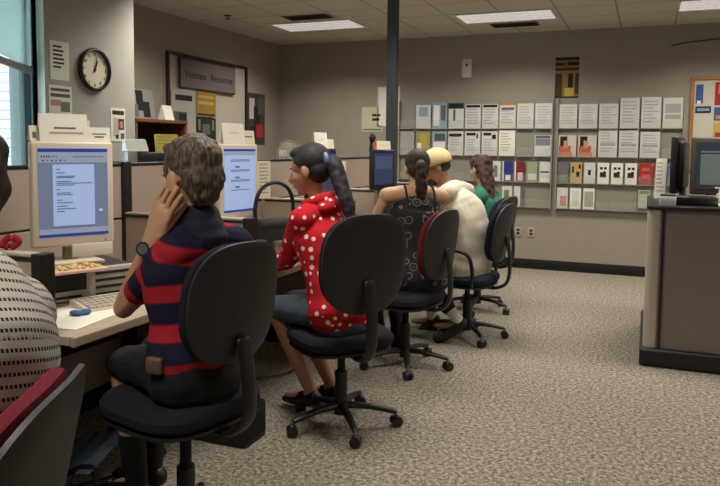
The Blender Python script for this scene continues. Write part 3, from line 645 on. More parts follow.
# ------------------------------------------------------------------ portrait monitors
DOC = mat('screen page', (150, 172, 214), .3, emis=.5); DSK = mat('screen grey', (96, 108, 134), .3, emis=.6); TB = mat('screen bar', (26, 52, 140), .3, emis=.6)
TBL = mat('screen toolbar', (128, 138, 156), .3, emis=.6); TXT = mat('screen text', (84, 94, 130), .3, emis=.5)
DKS = mat('screen slate', (46, 56, 82), .3, emis=.35)
def monitor(loc, rz, label, z0, case, w=.345, h=.45, kind='doc'):
    t = thing('portrait_monitor', label, 'monitor', loc, rz, 'tall screens on the desks')
    base = loc[2]; zb = z0 - base
    MB().box((-.16, -.11, 0), (.05, .11, .018), case, .006).build('foot', t)
    MB().box((-.085, -.03, .018), (-.045, .03, zb + .15), mat('neck grey-green', (120, 120, 100), .5), .006).build('neck', t)
    m = MB().box((-.045, -w / 2, zb), (.0, w / 2, zb + h), case, .012, 3).box((-.085, -w / 2 + .03, zb + .03), (-.04, w / 2 - .03, zb + h - .03), case, .02, 3)
    m.build('housing', t)
    sw = w - .055; sh = h - .075; sz = zb + .045
    s = MB().box((-.004, -sw / 2, sz), (.0015, sw / 2, sz + sh), DSK)
    def q(a, b_, c, d, m_, k): s.quad([(.002 + k * .0002, -sw / 2 + a * sw, sz + b_ * sh), (.002 + k * .0002, -sw / 2 + c * sw, sz + b_ * sh), (.002 + k * .0002, -sw / 2 + c * sw, sz + d * sh), (.002 + k * .0002, -sw / 2 + a * sw, sz + d * sh)], m_)
    q(0, .96, 1, 1, TB, 0); q(0, 0, 1, .03, TB, 0)
    if kind == 'doc':
        q(0, .84, 1, .96, TBL, 0); q(.2, .12, .8, .82, DOC, 1); q(.2, .105, .8, .115, TXT, 1); q(0, .03, 1, .09, TBL, 0)
        for i in range(7): q(.04 + i * .035, .90, .06 + i * .035, .92, INKD if i < 4 else TXT, 2)
        for i in range(9): q(.5 + i * .05, .90, .535 + i * .05, .915, TXT, 2)
        for i in range(6): q(.06 + i * .06, .855, .085 + i * .06, .875, TXT if i % 2 else TB, 2)
        for (y, x1) in ((.76, .3), (.72, .38), (.68, .52), (.665, .50), (.62, .46), (.60, .76), (.58, .5), (.53, .3), (.49, .45), (.47, .48), (.41, .34), (.38, .48), (.34, .4), (.31, .52), (.28, .36)):
            q(.25, y, x1, y + .011, TXT, 3)
        q(.86, .27, .92, .30, DOC, 2)
    elif kind == 'dark':
        q(0, 0, 1, 1, DKS, 0); q(.05, .5, .95, .9, mat('screen slate light', (58, 70, 98), .3, emis=.4), 1)
    else:
        q(0, .03, 1, .96, DOC, 0); q(0, .90, 1, .95, TBL, 1)
        for y in (.82, .8, .66, .64, .5, .48, .34): q(.2, y, .8, y + .012, TXT, 2)
        for y in (.70, .53, .38): q(.34, y, .48, y + .03, TXT, 2)
    s.build('screen', t, smooth=False)
    MB().cyl((.0, w / 2 - .04, zb + .02), (.004, w / 2 - .04, zb + .02), .005, SILV).build('button', t)
    return t
BZ = mat('pale monitor plastic', (214, 202, 180), .4)
monitor((-2.28, 2.34, .885), math.radians(-28), 'tall pale monitor showing a text page on the nearest desk', .965, BZ)
monitor((-2.27, 3.66, .74), math.radians(-8), 'tall pale monitor behind the man in the striped polo', .965, BZ, kind='list')
monitor((-2.28, 4.86, .74), math.radians(-12), 'tall black monitor beyond the red-hoodie woman, partly behind her hair', .97, BLK, .34, .42, 'dark')
monitor((-2.057, 5.589, .74), math.radians(-24), 'black monitor with a blue-grey screen before the dark pole', 1.045, BLK, .27, .34, 'dark')
monitor(SIDE_MON[0], SIDE_MON[1], 'dark flat monitor seen edge-on at the counter corner', 1.09, BLK, .38, .41, 'dark')
monitor((-2.30, 1.10, .74), math.radians(10), 'pale monitor facing the striped-sweater sitter', .965, BZ, kind='list')

def tent(loc, rz, w, h, m_, marks, label, name='tent_card', grp=None):
    t = thing(name, label, 'card', loc, rz, grp)
    d = h * .35
    mb = MB()
    mb.quad([(d / 2, -w / 2, 0), (d / 2, w / 2, 0), (0, w / 2, h), (0, -w / 2, h)], m_)
    o = MB().prism([(-d / 2, 0), (-d / 2 + .002, 0), (.002, h), (d / 2 - .002, 0), (d / 2, 0), (.003, h + .002), (-.001, h + .002)], 'y', -w / 2, w / 2, m_)
    mb.bm.free()
    for a, b_, c, e, mm_ in marks:
        def P(u, vv): return (d / 2 * (1 - vv) + .002 * 1, -w / 2 + u * w, vv * h)
        o.quad([P(a, b_), P(c, b_), P(c, e), P(a, e)], mm_)
    o.build('card', t, smooth=False); return t
def mtop(mx, my, rz, u, zt):   # point u metres sideways along a monitor's top edge
    return (mx - math.sin(rz) * u - .035 * math.cos(rz), my + math.cos(rz) * u - .035 * math.sin(rz), zt)
a1 = math.radians(-28)
tent(mtop(-2.28, 2.34, a1, -.03, 1.416), a1, .20, .115, WHT, [(.3, .65, .5, .75, INK), (.3, .45, .75, .52, INK), (.2, .28, .9, .34, PINK)], 'large white tent card on top of the nearest monitor')
tent(mtop(-2.28, 2.34, a1, .122, 1.416), a1, .10, .06, WHT, [(.2, .5, .8, .6, INK), (.3, .3, .7, .4, INK)], 'small white tent card at the right of the large one')
tent(mtop(-2.28, 2.34, a1, -.150, 1.416), a1 + .2, .04, .062, CREAM, [(.3, .2, .7, .8, INK)], 'tiny cream card at the left end of the nearest monitor')
tent((mtop(-2.28, 2.34, a1, .06, 1.416)[0] - .055, mtop(-2.28, 2.34, a1, .06, 1.416)[1] + .02, 1.398), a1, .10, .11, mat('pinkish card', (226, 204, 176), .8), [(.2, .3, .8, .7, PINK)], 'pinkish card peeking out behind the cards on the nearest monitor')
a2 = math.radians(-8)
tent(mtop(-2.27, 3.66, a2, -.03, 1.416), a2, .20, .12, WHT, [(.3, .5, .7, .6, GP)], 'large white folded card on the second monitor')
tent(mtop(-2.27, 3.66, a2, .11, 1.416), a2, .12, .08, CREAM, [(.2, .5, .8, .6, INK)], 'smaller cream card at the right of the second monitor top')
a3 = math.radians(-12)
tent(mtop(-2.28, 4.86, a3, .0, 1.39), a3, .16, .12, WHT, [(.3, .5, .7, .8, GP)], 'white folded card on the third monitor')
tent(mtop(-2.28, 4.86, a3, .12, 1.39), a3, .10, .07, CREAM, [], 'cream card beside the white one on the third monitor')
a4 = math.radians(-24)
tent(mtop(-2.057, 5.589, a4, .02, 1.385), a4, .17, .07, CREAM, [(.2, .4, .8, .6, GP)], 'wide cream card on the monitor before the pole')
t = tag(MB().loft([(0, 0, 0), (0, 0, .05), (.01, 0, .10), (.0, 0, .13)], [.018, .012, .03, .008], BLKM, n=12).build('figurine', None, mtop(-2.057, 5.589, a4, -.12, 1.385)), 'small dark figurine on the monitor before the pole', 'figurine')
tag(MB().cyl((0, 0, 0), (0, 0, .11), .016, mat('salmon plastic', (180, 110, 90), .5), .012).build('small_bottle', None, (mtop(-2.057, 5.589, a4, -.075, 1.385))), 'small salmon bottle on the monitor before the pole', 'bottle')

# hanging document sheets beside monitors
def hang(loc, rz, w, h, label):
    t = thing('document_holder', label, 'papers', loc, rz, 'paper holders beside the monitors')
    sheet_mb(w, h, CREAM, lines(9, .92, .08, .12, .85, GP2, .35, 5), .004).build('sheets', t, (0, 0, loc[2] * 0 + .0), smooth=False)
    MB().box((-.02, -.008, -(loc[2] - .74)), (-.005, .008, .02), SILV).box((-.07, -.05, -(loc[2] - .74)), (.05, .05, -(loc[2] - .74) + .01), SILV, .003).build('stand', t, smooth=False)
hang((-2.26, 3.93, 1.07), math.radians(-25), .10, .24, 'hanging paper sheets right of the second monitor')
hang((-2.33, 5.17, 1.03), math.radians(-45), .20, .26, 'paper sheets right of the black monitor beyond the red hoodie')
hang((-2.40, 5.50, 1.05), math.radians(-45), .06, .20, 'narrow paper sheets left of the monitor before the pole')

# computer case under the first monitor, with a tray on it
pc = thing('desktop_computer', 'flat silver-fronted desktop computer under the nearest monitor', 'computer', (-2.30, 2.36, .738), math.radians(-24))
MB().box((-.22, -.20, 0), (.13, .20, .145), mat('dark case', (44, 34, 34), .45), .004).build('chassis', pc, smooth=False)
MB().box((.13, -.20, 0), (.16, .20, .145), mat('silver face', (166, 158, 146), .4), .006).build('front_bezel', pc)
MB().box((.155, -.17, .06), (.163, -.02, .13), BLKM).build('drive_bay', pc, smooth=False)
MB().box((.158, -.16, .03), (.164, -.04, .04), BLKM).box((.158, -.15, .014), (.164, -.08, .019), BLKM).build('disk_slot', pc, smooth=False)
for z in (.025, .055, .085, .115): MB().box((.157, .02, z), (.164, .18, z + .012), BLKM).build('vent_slot', pc, smooth=False)
MB().cyl((.158, -.02, .035), (.166, -.02, .035), .008, SILV).build('power_button', pc)
pb = thing('desktop_computer', 'dark side box left of the silver-fronted computer', 'computer', (-2.26, 2.00, .738), math.radians(-24))
MB().box((-.15, -.08, 0), (.05, .07, .115), mat('dark case', (44, 34, 34), .45), .006).build('chassis', pb); MB().box((-.03, -.07, .10), (.055, .0, .118), BEIGE, .003).build('label_plate', pb)
SNK = mat('snack yellow', (206, 176, 96), .8, nscale=60, namt=.35, bump=.6)
tr = thing('tray', 'flat pink-edged tray of yellow snacks on the computer under the monitor', 'tray', (-2.175, 2.19, .884), math.radians(-24))
MB().box((-.07, -.14, 0), (.07, .14, .014), mat('pink tray', (214, 178, 160), .5), .005).build('dish', tr)
cr = MB()
for i in range(60): cr.ball((rnd(-.05, .05), rnd(-.12, .12), .016 + rnd(0, .005)), (rnd(.006, .012), rnd(.006, .012), .005), SNK, 8)
o = cr.build('snacks', tr); o['kind'] = 'stuff'
tag(MB().box((-.012, -.085, 0), (.0, .085, .055), mat('ivory plastic', (208, 202, 186), .5), .003).build('label_holder', None, (-2.173, 2.331, .93), (0, 0, math.radians(-28))), 'blank ivory label strip hung below the nearest monitor', 'label holder')

# keyboards
def keyboard(loc, rz, label):
    t = thing('keyboard', label, 'keyboard', loc, rz, 'computer keyboards on the desks')
    MB().prism([(-.085, 0), (.085, 0), (.085, .012), (-.075, .032), (-.085, .03)], 'y', -.21, .21, BZ).build('body', t, smooth=False)
    km = MB(); KC = mat('ivory keys', (190, 184, 166), .5)
    for r in range(5):
        for c in range(14):
            x = .065 - r * .028; y = -.185 + c * .0275
            z = .012 + (.085 - x) / .16 * .02
            km.box((x - .011, y - .0115, z), (x + .011, y + .0115, z + .008), KC)
    km.build('keys', t, smooth=False)
    return t
kb = keyboard((-2.02, 2.36, .738), math.radians(-22), 'pale keyboard beside the elbow of the man in the striped polo')
copy_tree(kb, None, (-1.97, 3.36, .738), math.radians(-5), 'pale keyboard beside the red-hoodie woman\'s elbow')
copy_tree(kb, None, (-1.98, 4.95, .738), math.radians(-8), 'keyboard in front of the woman in the patterned top')
copy_tree(kb, None, (-1.98, 6.3, .738), math.radians(5), 'keyboard on the far desk')
o = MB()
o.quad([(0, 0, 0), (.30, 0, 0), (.30, .40, 0), (0, .40, 0)], WHT)
tag(MB().box((0, 0, 0), (.28, .34, .002), WHT).build('paper_sheet', None, (-2.15, 1.88, .739), (0, 0, math.radians(8)), smooth=False), 'loose white sheets on the nearest desk front', 'papers')
tag(MB().ball((0, 0, .012), (.03, .018, .012), BLUP, 12).ball((.02, .03, .012), (.02, .025, .012), WHT, 12).blob('crumpled_tissue', None, .004, 2), 'crumpled blue and white wrapper by the nearest keyboard', 'wrapper').location = (-2.03, 2.08, .739)
# red bow
rb = MB(); RDC = mat('red felt', (150, 20, 26), .8)
rb.loft([(0, 0, .02), (0, .03, .045), (0, .055, .03), (0, .03, .01), (0, 0, .02)], [.008, .014, .014, .014, .008], RDC, n=10)
rb.loft([(0, 0, .02), (0, -.03, .045), (0, -.055, .03), (0, -.03, .01), (0, 0, .02)], [.008, .014, .014, .014, .008], RDC, n=10); rb.ball((0, 0, .02), .014, RDC)
o = rb.build('ribbon_bow', None, (-2.09, 1.80, 1.030), (0, 0, math.radians(-45))); tag(o, 'small red bow on the near desk divider', 'bow')

# handbag, cup on the second desk
hb = thing('handbag', 'black handbag with a tall arched handle on the red-hoodie woman\'s desk', 'bag', (-2.15, 3.87, .738), math.radians(70))
MB().box((-.16, -.06, 0), (.16, .06, .215), BLKM, .035, 4).build('body', hb)
MB().loft([(-.15, 0, .16), (-.155, 0, .30), (-.11, 0, .40), (0, 0, .44), (.11, 0, .40), (.155, 0, .30), (.15, 0, .16)], [(.014, .012)] * 7, BLK, (0, 1, 0), 10).build('handle', hb)
MB().box((-.15, -.062, .16), (.15, -.055, .185), BLK, .003).build('flap', hb)
cp = thing('jar', 'steel-lidded jar on the desk between the polo man and the red hoodie', 'jar', (-1.99, 3.66, .738))
MB().cyl((0, 0, 0), (0, 0, .085), .045, mat('grey jar', (110, 112, 108), .25), n=28).build('body', cp); MB().cyl((0, 0, .085), (0, 0, .105), .048, STEEL, n=28).build('lid', cp)
cp = thing('jar', 'smaller steel-lidded jar behind the other jar', 'jar', (-2.09, 3.59, .738))
MB().cyl((0, 0, 0), (0, 0, .10), .035, mat('grey jar', (110, 112, 108), .25), n=28).build('body', cp); MB().cyl((0, 0, .10), (0, 0, .115), .037, STEEL, n=28).build('lid', cp)
tag(MB().box((0, 0, 0), (.22, .28, .004), WHT).build('paper_sheet', None, (-2.35, 3.30, .739), (0, 0, math.radians(-10)), smooth=False), 'white sheet behind the jars on the red-hoodie woman\'s desk', 'papers')

# things behind the partition: cabinet with printer, fan
cabm = mat('grey cabinet steel', (108, 104, 98), .5)
cab = thing('filing_cabinet', 'grey filing cabinet behind the partitions carrying a printer and a fan', 'cabinet', (-3.35, 3.55, 0))
MB().box((0, 0, 0), (.5, 2.6, 1.24), cabm, .005).build('body', cab, smooth=False)
for i in range(4):
    for z in (.06, .45, .84):
        d = MB().box((.5, .05 + i * .64, z), (.512, .63 + i * .64, z + .35), cabm, .004).build('drawer', cab, smooth=False)
        MB().box((.512, .28 + i * .64, z + .26), (.53, .40 + i * .64, z + .275), STEEL, .003).build('handle', d, smooth=False)
p = thing('printer', 'black printer standing behind the partition by the pier', 'printer', (-3.10, 3.95, 1.24), math.radians(-35))
MB().box((-.15, -.16, 0), (.12, .20, .115), BLK, .01).build('body', p); MB().box((-.13, -.23, 0), (.10, -.16, .12), SILV, .008).build('paper_feeder', p)
MB().box((.118, -.04, .03), (.124, .14, .08), BLKM).build('slot', p)
tag(MB().prism([(-.06, 0), (.08, 0), (.01, .075), (-.03, .08)], 'y', -.07, .07, WHT).build('paper_stack', None, (-3.17, 3.80, 1.362), (0, 0, math.radians(-35)), smooth=False), 'white papers heaped at the left of the printer top', 'papers')
tag(sheet_mb(.16, .125, YEL, lines(3, .85, .3, .1, .8, ORP, .15, 2), .012).build('yellow_card', None, (-3.05, 3.99, 1.357), (0, math.radians(-12), math.radians(-35)), smooth=False), 'yellow card standing on the black printer', 'card')
fn = thing('desk_fan', 'round pale desk fan behind the partition left of the red-hoodie woman', 'fan', (-3.12, 5.82, 1.241), math.radians(-55))
FG = mat('fan wire', (176, 168, 150), .4)
MB().cyl((0, 0, 0), (0, 0, .02), .09, FG, n=28).cyl((0, 0, .02), (0, 0, .09), .014, FG).build('base', fn)
cg = MB()
def ring(mb, c, r, rr, m_, x, n=40):
    mb.loft([(x, c[1] + r * math.cos(2 * math.pi * i / n), c[2] + r * math.sin(2 * math.pi * i / n)) for i in range(n + 1)], [rr] * (n + 1), m_, (1, 0, 0), 6, 1)
for r, x in ((.145, 0), (.12, .03), (.09, .04), (.06, .045), (.03, .048), (.12, -.04), (.08, -.055)): ring(cg, (0, 0, .12), r, .0028, FG, x)
for i in range(24):
    a = 2 * math.pi * i / 24; cg.loft([(.048, .03 * math.cos(a), .12 + .03 * math.sin(a)), (.04, .09 * math.cos(a), .12 + .09 * math.sin(a)), (0, .145 * math.cos(a), .12 + .145 * math.sin(a)), (-.055, .07 * math.cos(a), .12 + .07 * math.sin(a))], [.0022] * 4, FG, (1, 0, 0), 5, 2)
cg.build('cage', fn)
MB().cyl((-.10, 0, .12), (-.04, 0, .12), .045, FG).build('motor', fn); fn.scale = (.8, .8, .82); fn.location.y += .08
for i in range(4):
    a = math.pi / 2 * i
    MB().box((-.002, .02, -.035), (.002, .115, .035), mat('fan blade', (150, 146, 136), .4), .002, M=Matrix.Translation((0, 0, .12)) @ Matrix.Rotation(a, 4, 'X') @ Matrix.Rotation(.4, 4, 'Y')).build('blade', fn)

# ------------------------------------------------------------------ chairs (front = +x)
def oval(hw, hh, n=40, p=2.6):
    out = []
    for i in range(n):
        a = 2 * math.pi * i / n; c, s_ = math.cos(a), math.sin(a)
        out.append((hw * math.copysign(abs(c) ** (2 / p), c), hh * math.copysign(abs(s_) ** (2 / p), s_)))
    return out
def pad(mb, shape, th, m_, curve=0.0, axis='x', taper=.9, flat_back=False):
    """cushion: outline in (y,z) [axis x] or (x,y) [axis z], rounded rim"""
    prof = [(-.5, .80), (-.42, .93), (-.2, 1.0), (.15, 1.0), (.38, .95), (.5, .84)]
    if flat_back: prof = [(-.5, .9), (-.2, 1.0), (.15, 1.0), (.38, .95), (.5, .84)]
    rings = []
    def pt(u, v, w):
        if axis == 'x':
            return (w + curve * (u * u) * 1.0, u, v)
        return (u, v, w)
    for d, sc in prof: rings.append([mb.bm.verts.new(pt(u * sc, v * sc, d * th)) for u, v in shape])
    k = mb.mi(m_); n = len(shape); fs = []
    for i in range(len(rings) - 1):
        for j in range(n): fs.append(mb.bm.faces.new((rings[i][j], rings[i][(j + 1) % n], rings[i + 1][(j + 1) % n], rings[i + 1][j])))
    # close with inner rings so curved faces stay smooth
    for ri, w in ((0, prof[0]), (-1, prof[-1])):
        prev = rings[ri]
        for sc in (.6, .3):
            cur = [mb.bm.verts.new(pt(u * w[1] * sc, v * w[1] * sc, w[0] * th * (1.04))) for u, v in shape]
            for j in range(n): fs.append(mb.bm.faces.new((prev[j], prev[(j + 1) % n], cur[(j + 1) % n], cur[j])))
            prev = cur
        fs.append(mb.bm.faces.new(prev))
    for f in fs: f.material_index = k
def make_chair(name, label, cloth, loc, rz, spin, seatc=None, seat_rz=0.0, bw=.235, bh=.24, btilt=8, bz=.86, bx=-.24, sz=0.0):
    t = thing(name, label, 'chair', loc, rz, 'wheeled office chairs')
    b_ = MB()
    for i in range(5):
        a = spin + 2 * math.pi * i / 5; c, s_ = math.cos(a), math.sin(a)
        b_.loft([(0.02 * c, .02 * s_, .105), (.14 * c, .14 * s_, .10), (.27 * c, .27 * s_, .075)], [(.024, .02), (.020, .015), (.016, .012)], BLK, (-s_, c, 0), 12)
    b_.cyl((0, 0, .06), (0, 0, .14), .035, BLK); b_.build('star_base', t)
    for i in range(5):
        a = spin + 2 * math.pi * i / 5; c, s_ = math.cos(a), math.sin(a)
        P = Vector((.28 * c, .28 * s_, 0)); tr_ = rnd(0, 6.28); tx = Vector((math.cos(tr_), math.sin(tr_), 0)); 
        m = MB()
        for sg_ in (-1, 1): m.cyl(P + tx * (sg_ * .007) + V(0, 0, .028), P + tx * (sg_ * .025) + V(0, 0, .028), .027, BLK, n=20)
        m.ball(P + V(0, 0, .036), (.024, .024, .024), BLK, 12); m.cyl(P + V(0, 0, .045), P + V(0, 0, .08), .007, STEEL, n=10)
        m.build('caster', t)
    MB().cyl((0, 0, .10), (0, 0, .28), .032, BLK).cyl((0, 0, .28), (0, 0, .40 + sz), .02, BLKM).build('gas_column', t)
    MB().box((-.14, -.09, .385 + sz), (.12, .09, .42 + sz), BLKM, .01).build('mechanism', t)
    MB().cyl((.02, -.09, .40), (.05, -.22, .395), .005, BLK, n=10).box((.03, -.27, .385), (.07, -.22, .40), BLK, .005).build('lever', t)
    m = MB(); pad(m, [(u + .0, v) for u, v in oval(.235, .245, 44, 3.2)], .075, seatc or cloth, axis='z'); 
    s_o = m.build('seat', t, (0.02, 0, .458 + sz))
    m = MB(); pad(m, oval(.225, .235, 44, 3.2), .03, SHELL, axis='z'); m.build('seat_shell', t, (0.02, 0, .415 + sz))
    bk_rot = (0, math.radians(-btilt), 0)
    m = MB(); pad(m, oval(bw, bh, 48, 2.7), .055, cloth, curve=.9); m.build('backrest', t, (bx, 0, bz), bk_rot)
    m = MB(); pad(m, oval(bw + .006, bh + .006, 48, 2.7), .028, SHELL, curve=.9); m.build('backrest_shell', t, (bx - .038, 0, bz), bk_rot)
    MB().loft([(-.10, 0, .40 + sz), (-.22, 0, .395 + sz), (-.30, 0, .45 + sz), (-.315, 0, .60), (-.29, 0, .78)], [(.03, .012)] * 5, BLK, (0, 1, 0), 12).build('back_bracket', t)
    return t
def arms(t, loop=True):
    for s_ in (-1, 1):
        MB().loft([(-.10, s_ * .20, .42), (-.12, s_ * .27, .44), (-.13, s_ * .285, .56), (-.08, s_ * .285, .67), (.10, s_ * .285, .685), (.18, s_ * .285, .66), (.16, s_ * .28, .52), (.06, s_ * .25, .43), (.03, s_ * .2, .42)], [.014] * 9, BLK, (1, 0, 0), 10).build('armrest', t)
D2 = math.radians
C1 = make_chair('office_chair', 'charcoal office chair with a round dark shell under the man in the striped polo', GREYC, (-1.465, 2.00, 0), D2(166), D2(20), bw=.188, bh=.195, bz=.90, sz=.06)
C2 = make_chair('office_chair', 'black-shelled office chair under the woman in the red hoodie', GREYC, (-1.39, 3.19, 0), D2(140), D2(-48), bw=.215, bh=.235, bz=.86)
C3 = make_chair('office_chair', 'maroon-edged office chair behind the woman in the patterned top', MAROON, (-1.40, 4.24, 0), D2(168), D2(-20), GREYC, bw=.20, bh=.215, bz=.81)
C4 = make_chair('office_chair', 'navy office chair under the man in the cap', NAVY, (-1.20, 5.08, 0), D2(174), D2(60), bw=.19, bh=.21, bz=.80, btilt=10); arms(C4)
C5 = make_chair('office_chair', 'navy office chair farthest down the row under the teal-top woman', NAVY, (-1.33, 6.00, 0), D2(170), D2(30), bz=.80, bh=.2)
C0 = make_chair('office_chair', 'maroon office chair with grey shell under the striped-sweater sitter', MAROON, (-1.14, .70, 0), D2(208), D2(10), GREYC, bz=.785, btilt=12)

# ------------------------------------------------------------------ people
def skin(name, rgb):
    m = mat(name, rgb, .55, nscale=30, namt=.06); b = m.node_tree.nodes['Principled BSDF']
    b.inputs['Subsurface Weight'].default_value = 0.0
    return m
def nz(v): return Vector(v).normalized()
def add_hand(mb, W, d, nrm, th, m_, curl=.25, sc=1.0, tsp=.7):
    d = nz(d); th = nz(Vector(th) - d * Vector(th).dot(d)); n_ = nz(nrm); n_ = nz(n_ - d * n_.dot(d) - th * n_.dot(th))
    W = Vector(W)
    mb.loft([W - d * .03, W + d * .02 * sc, W + d * .06 * sc, W + d * .088 * sc], [(.026 * sc, .020 * sc), (.034 * sc, .017 * sc), (.041 * sc, .015 * sc), (.040 * sc, .012 * sc)], m_, th, 14)
    for k, (off, L) in enumerate(((.033, .070), (.011, .078), (-.011, .072), (-.032, .056))):
        p = W + d * .078 * sc + th * off * sc; dd = nz(d + th * off * 3.0); pts = [p - dd * .01]; c = curl * (1 + .15 * k)
        ang = c * .5; q = p.copy()
        for seg in (.45, .32, .25):
            v = dd * math.cos(ang) + n_ * math.sin(ang); q = q + v * L * seg * sc; pts.append(q.copy()); ang += c
        mb.loft(pts, [.0092 * sc, .0088 * sc, .0080 * sc, .0068 * sc], m_, th, 10, 3)
    p = W + d * .025 * sc + th * .025 * sc
    mb.loft([p, p + (d * .6 + th * tsp + n_ * .2) * .035 * sc, p + (d * .95 + th * tsp + n_ * .35) * .058 * sc, p + (d * 1.25 + th * tsp + n_ * .45) * .078 * sc], [.014 * sc, .0115 * sc, .0098 * sc, .0075 * sc], m_, n_, 10, 3)
def add_head(mb, C, f, u, m_, s=1.0):
    f = nz(f); u = nz(Vector(u) - f * Vector(u).dot(f)); l = u.cross(f)
    B = Matrix((f, l, u)).transposed().to_4x4()
    def P(a, b_, c): return C + f * a * s + l * b_ * s + u * c * s
    def E(a, b_, c, r): mb.ball(P(a, b_, c), tuple(x * s for x in r), m_, 20, B)
    E(-.012, 0, .035, (.096, .076, .088)); E(.02, 0, -.03, (.068, .060, .075)); E(.035, 0, -.075, (.046, .044, .038)); E(.06, 0, -.098, (.022, .022, .018))
    E(.066, 0, .018, (.020, .05, .012))                                      # brow
    for k in (-1, 1):
        E(.058, k * .034, -.028, (.026, .022, .022))                         # cheek
        mb.ball(P(-.004, k * .077, -.012), (.020 * s, .009 * s, .032 * s), m_, 14, B @ Matrix.Rotation(k * .35, 4, 'Z'))   # ear
    mb.loft([P(.080, 0, .012), P(.093, 0, -.012), P(.108, 0, -.034), P(.094, 0, -.044)], [.008 * s, .009 * s, .013 * s, .011 * s], m_, l, 12, 3)
    E(.082, 0, -.064, (.014, .024, .006)); E(.080, 0, -.075, (.013, .021, .006))
    return P, B, l, f, u
def face_bits(root, P, B, s, lip=(150, 84, 76)):
    for k in (-1, 1):
        o = MB().ball(P(.0665, k * .031, -.004), .0108 * s, mat('eye white', (220, 214, 205), .2), 14).ball(P(.0735, k * .0315, -.004), .0065 * s, mat('iris', (40, 26, 20), .2), 10).build('eye', root)
        MB().loft([P(.082, k * .015, .016), P(.083, k * .032, .021), P(.074, k * .050, .015)], [.0032 * s] * 3, mat('brow hair', (40, 30, 24), .9), (0, 0, 1), 8).build('eyebrow', root)
    MB().ball(P(.0935, 0, -.0695), (.004 * s, .020 * s, .0022 * s), mat('lip %d' % lip[0], lip, .5), 10, B).build('mouth', root)

def person(label, origin, J, look, up, skinm, hand_L, hand_R, female=False, hs=1.0, vox=.007, root_name='person', feet_dir=None, bulk=1.0):
    """J: joints in world coordinates. returns root and local joint dict; geometry is local to the root's origin"""
    O = Vector((origin[0], origin[1], 0))
    root = thing(root_name, label, 'person', O)
    j = {k: Vector(v) - O for k, v in J.items()}
    mb = MB(); B = bulk
    sh = (j['shL'] - j['shR']); side = nz(sh)
    # torso
    mb.loft([j['pelvis'] - V(0, 0, .02), j['waist'], j['chest'], j['neck'] - nz(j['neck'] - j['chest']) * .05], [(.165 * B, .115 * B), (.135 * B, .10 * B), (.160 * B, .11 * B), (.10, .075)], skinm, side, 20)
    mb.loft([j['shL'], (j['shL'] + j['shR']) / 2 + (j['neck'] - (j['shL'] + j['shR']) / 2) * .3, j['shR']], [.052, .062, .052], skinm, V(0, 0, 1), 14)
    hd = j['head']
    mb.loft([j['neck'] - nz(hd - j['neck']) * .05, j['neck'], hd - nz(hd - j['neck']) * .02], [.066, .052 if not female else .047, .048 if not female else .044], skinm, side, 14)
    P, Bm, l, f, u = add_head(mb, hd, look, up, skinm, hs)
    for s_, H_ in (('L', hand_L), ('R', hand_R)):
        a, b_, c = j['sh' + s_], j['el' + s_], j['wr' + s_]
        mb.loft([a, (a + b_) / 2, b_], [.048, .043, .036] if not female else [.042, .037, .032], skinm, V(0, 0, 1), 12)
        mb.loft([b_, b_ * .65 + c * .35, c], [.037, .037, .024] if not female else [.032, .031, .021], skinm, V(0, 0, 1), 12)
        if H_: add_hand(mb, c, H_[0], H_[1], H_[2], skinm, H_[3], H_[4] if len(H_) > 4 else 1.0, H_[5] if len(H_) > 5 else .7)
        hp = j['pelvis'] + side * (.085 if s_ == 'L' else -.085)
        k, an = j['kn' + s_], j['an' + s_]
        mb.loft([hp, (hp + k) / 2, k], [.085, .074, .052], skinm, side, 14)
        mb.loft([k, k * .66 + an * .34, an], [.054, .052, .033], skinm, side, 14)
        fd = nz(feet_dir or (k - hp).cross(side).cross(side) * -1)
        fd = nz(Vector(feet_dir)) if feet_dir else nz(V((k - hp).x, (k - hp).y, 0))
        mb.loft([an + V(0, 0, -.0), an + fd * .02 - V(0, 0, .035), an + fd * .10 - V(0, 0, .05), an + fd * .16 - V(0, 0, .055)], [.034, (.036, .034), (.042, .024), (.036, .016)], skinm, side, 12)
    body = mb.blob('body', root, vox, 2)
    face_bits(root, P, Bm, hs)
    return root, j, P, Bm, side
def shoes(root, j, side, fdir, m_, h=.0):
    for s_ in ('L', 'R'):
        an = j['an' + s_]; fd = nz(fdir)
        m = MB().loft([an - fd * .03 - V(0, 0, .035), an + fd * .03 - V(0, 0, .045), an + fd * .10 - V(0, 0, .055), an + fd * .175 - V(0, 0, .06)], [(.038, .042), (.042, .045), (.048, .034), (.040, .022)], m_, side, 16)
        m.blob('shoe', root, .007, 1)
def trousers(root, j, side, m_, to_ankle=.92, B=1.0, name='trousers', thigh=.098):
    mb = MB()
    mb.loft([j['pelvis'] - V(0, 0, .03), j['pelvis'] + (j['waist'] - j['pelvis']) * .5], [(.185 * B, .13 * B), (.165 * B, .12 * B)], m_, side, 20)
    for s_ in ('L', 'R'):
        hp = j['pelvis'] + side * (.09 if s_ == 'L' else -.09); k, an = j['kn' + s_], j['an' + s_]
        mb.loft([hp, (hp + k) / 2, k], [thigh, thigh * .88, thigh * .68], m_, side, 14)
        if to_ankle > 0: mb.loft([k, k * (1 - to_ankle) + an * to_ankle], [thigh * .68, thigh * .56], m_, side, 14)
    return mb.blob(name, root, .008, 3, disp=(.008, 14))
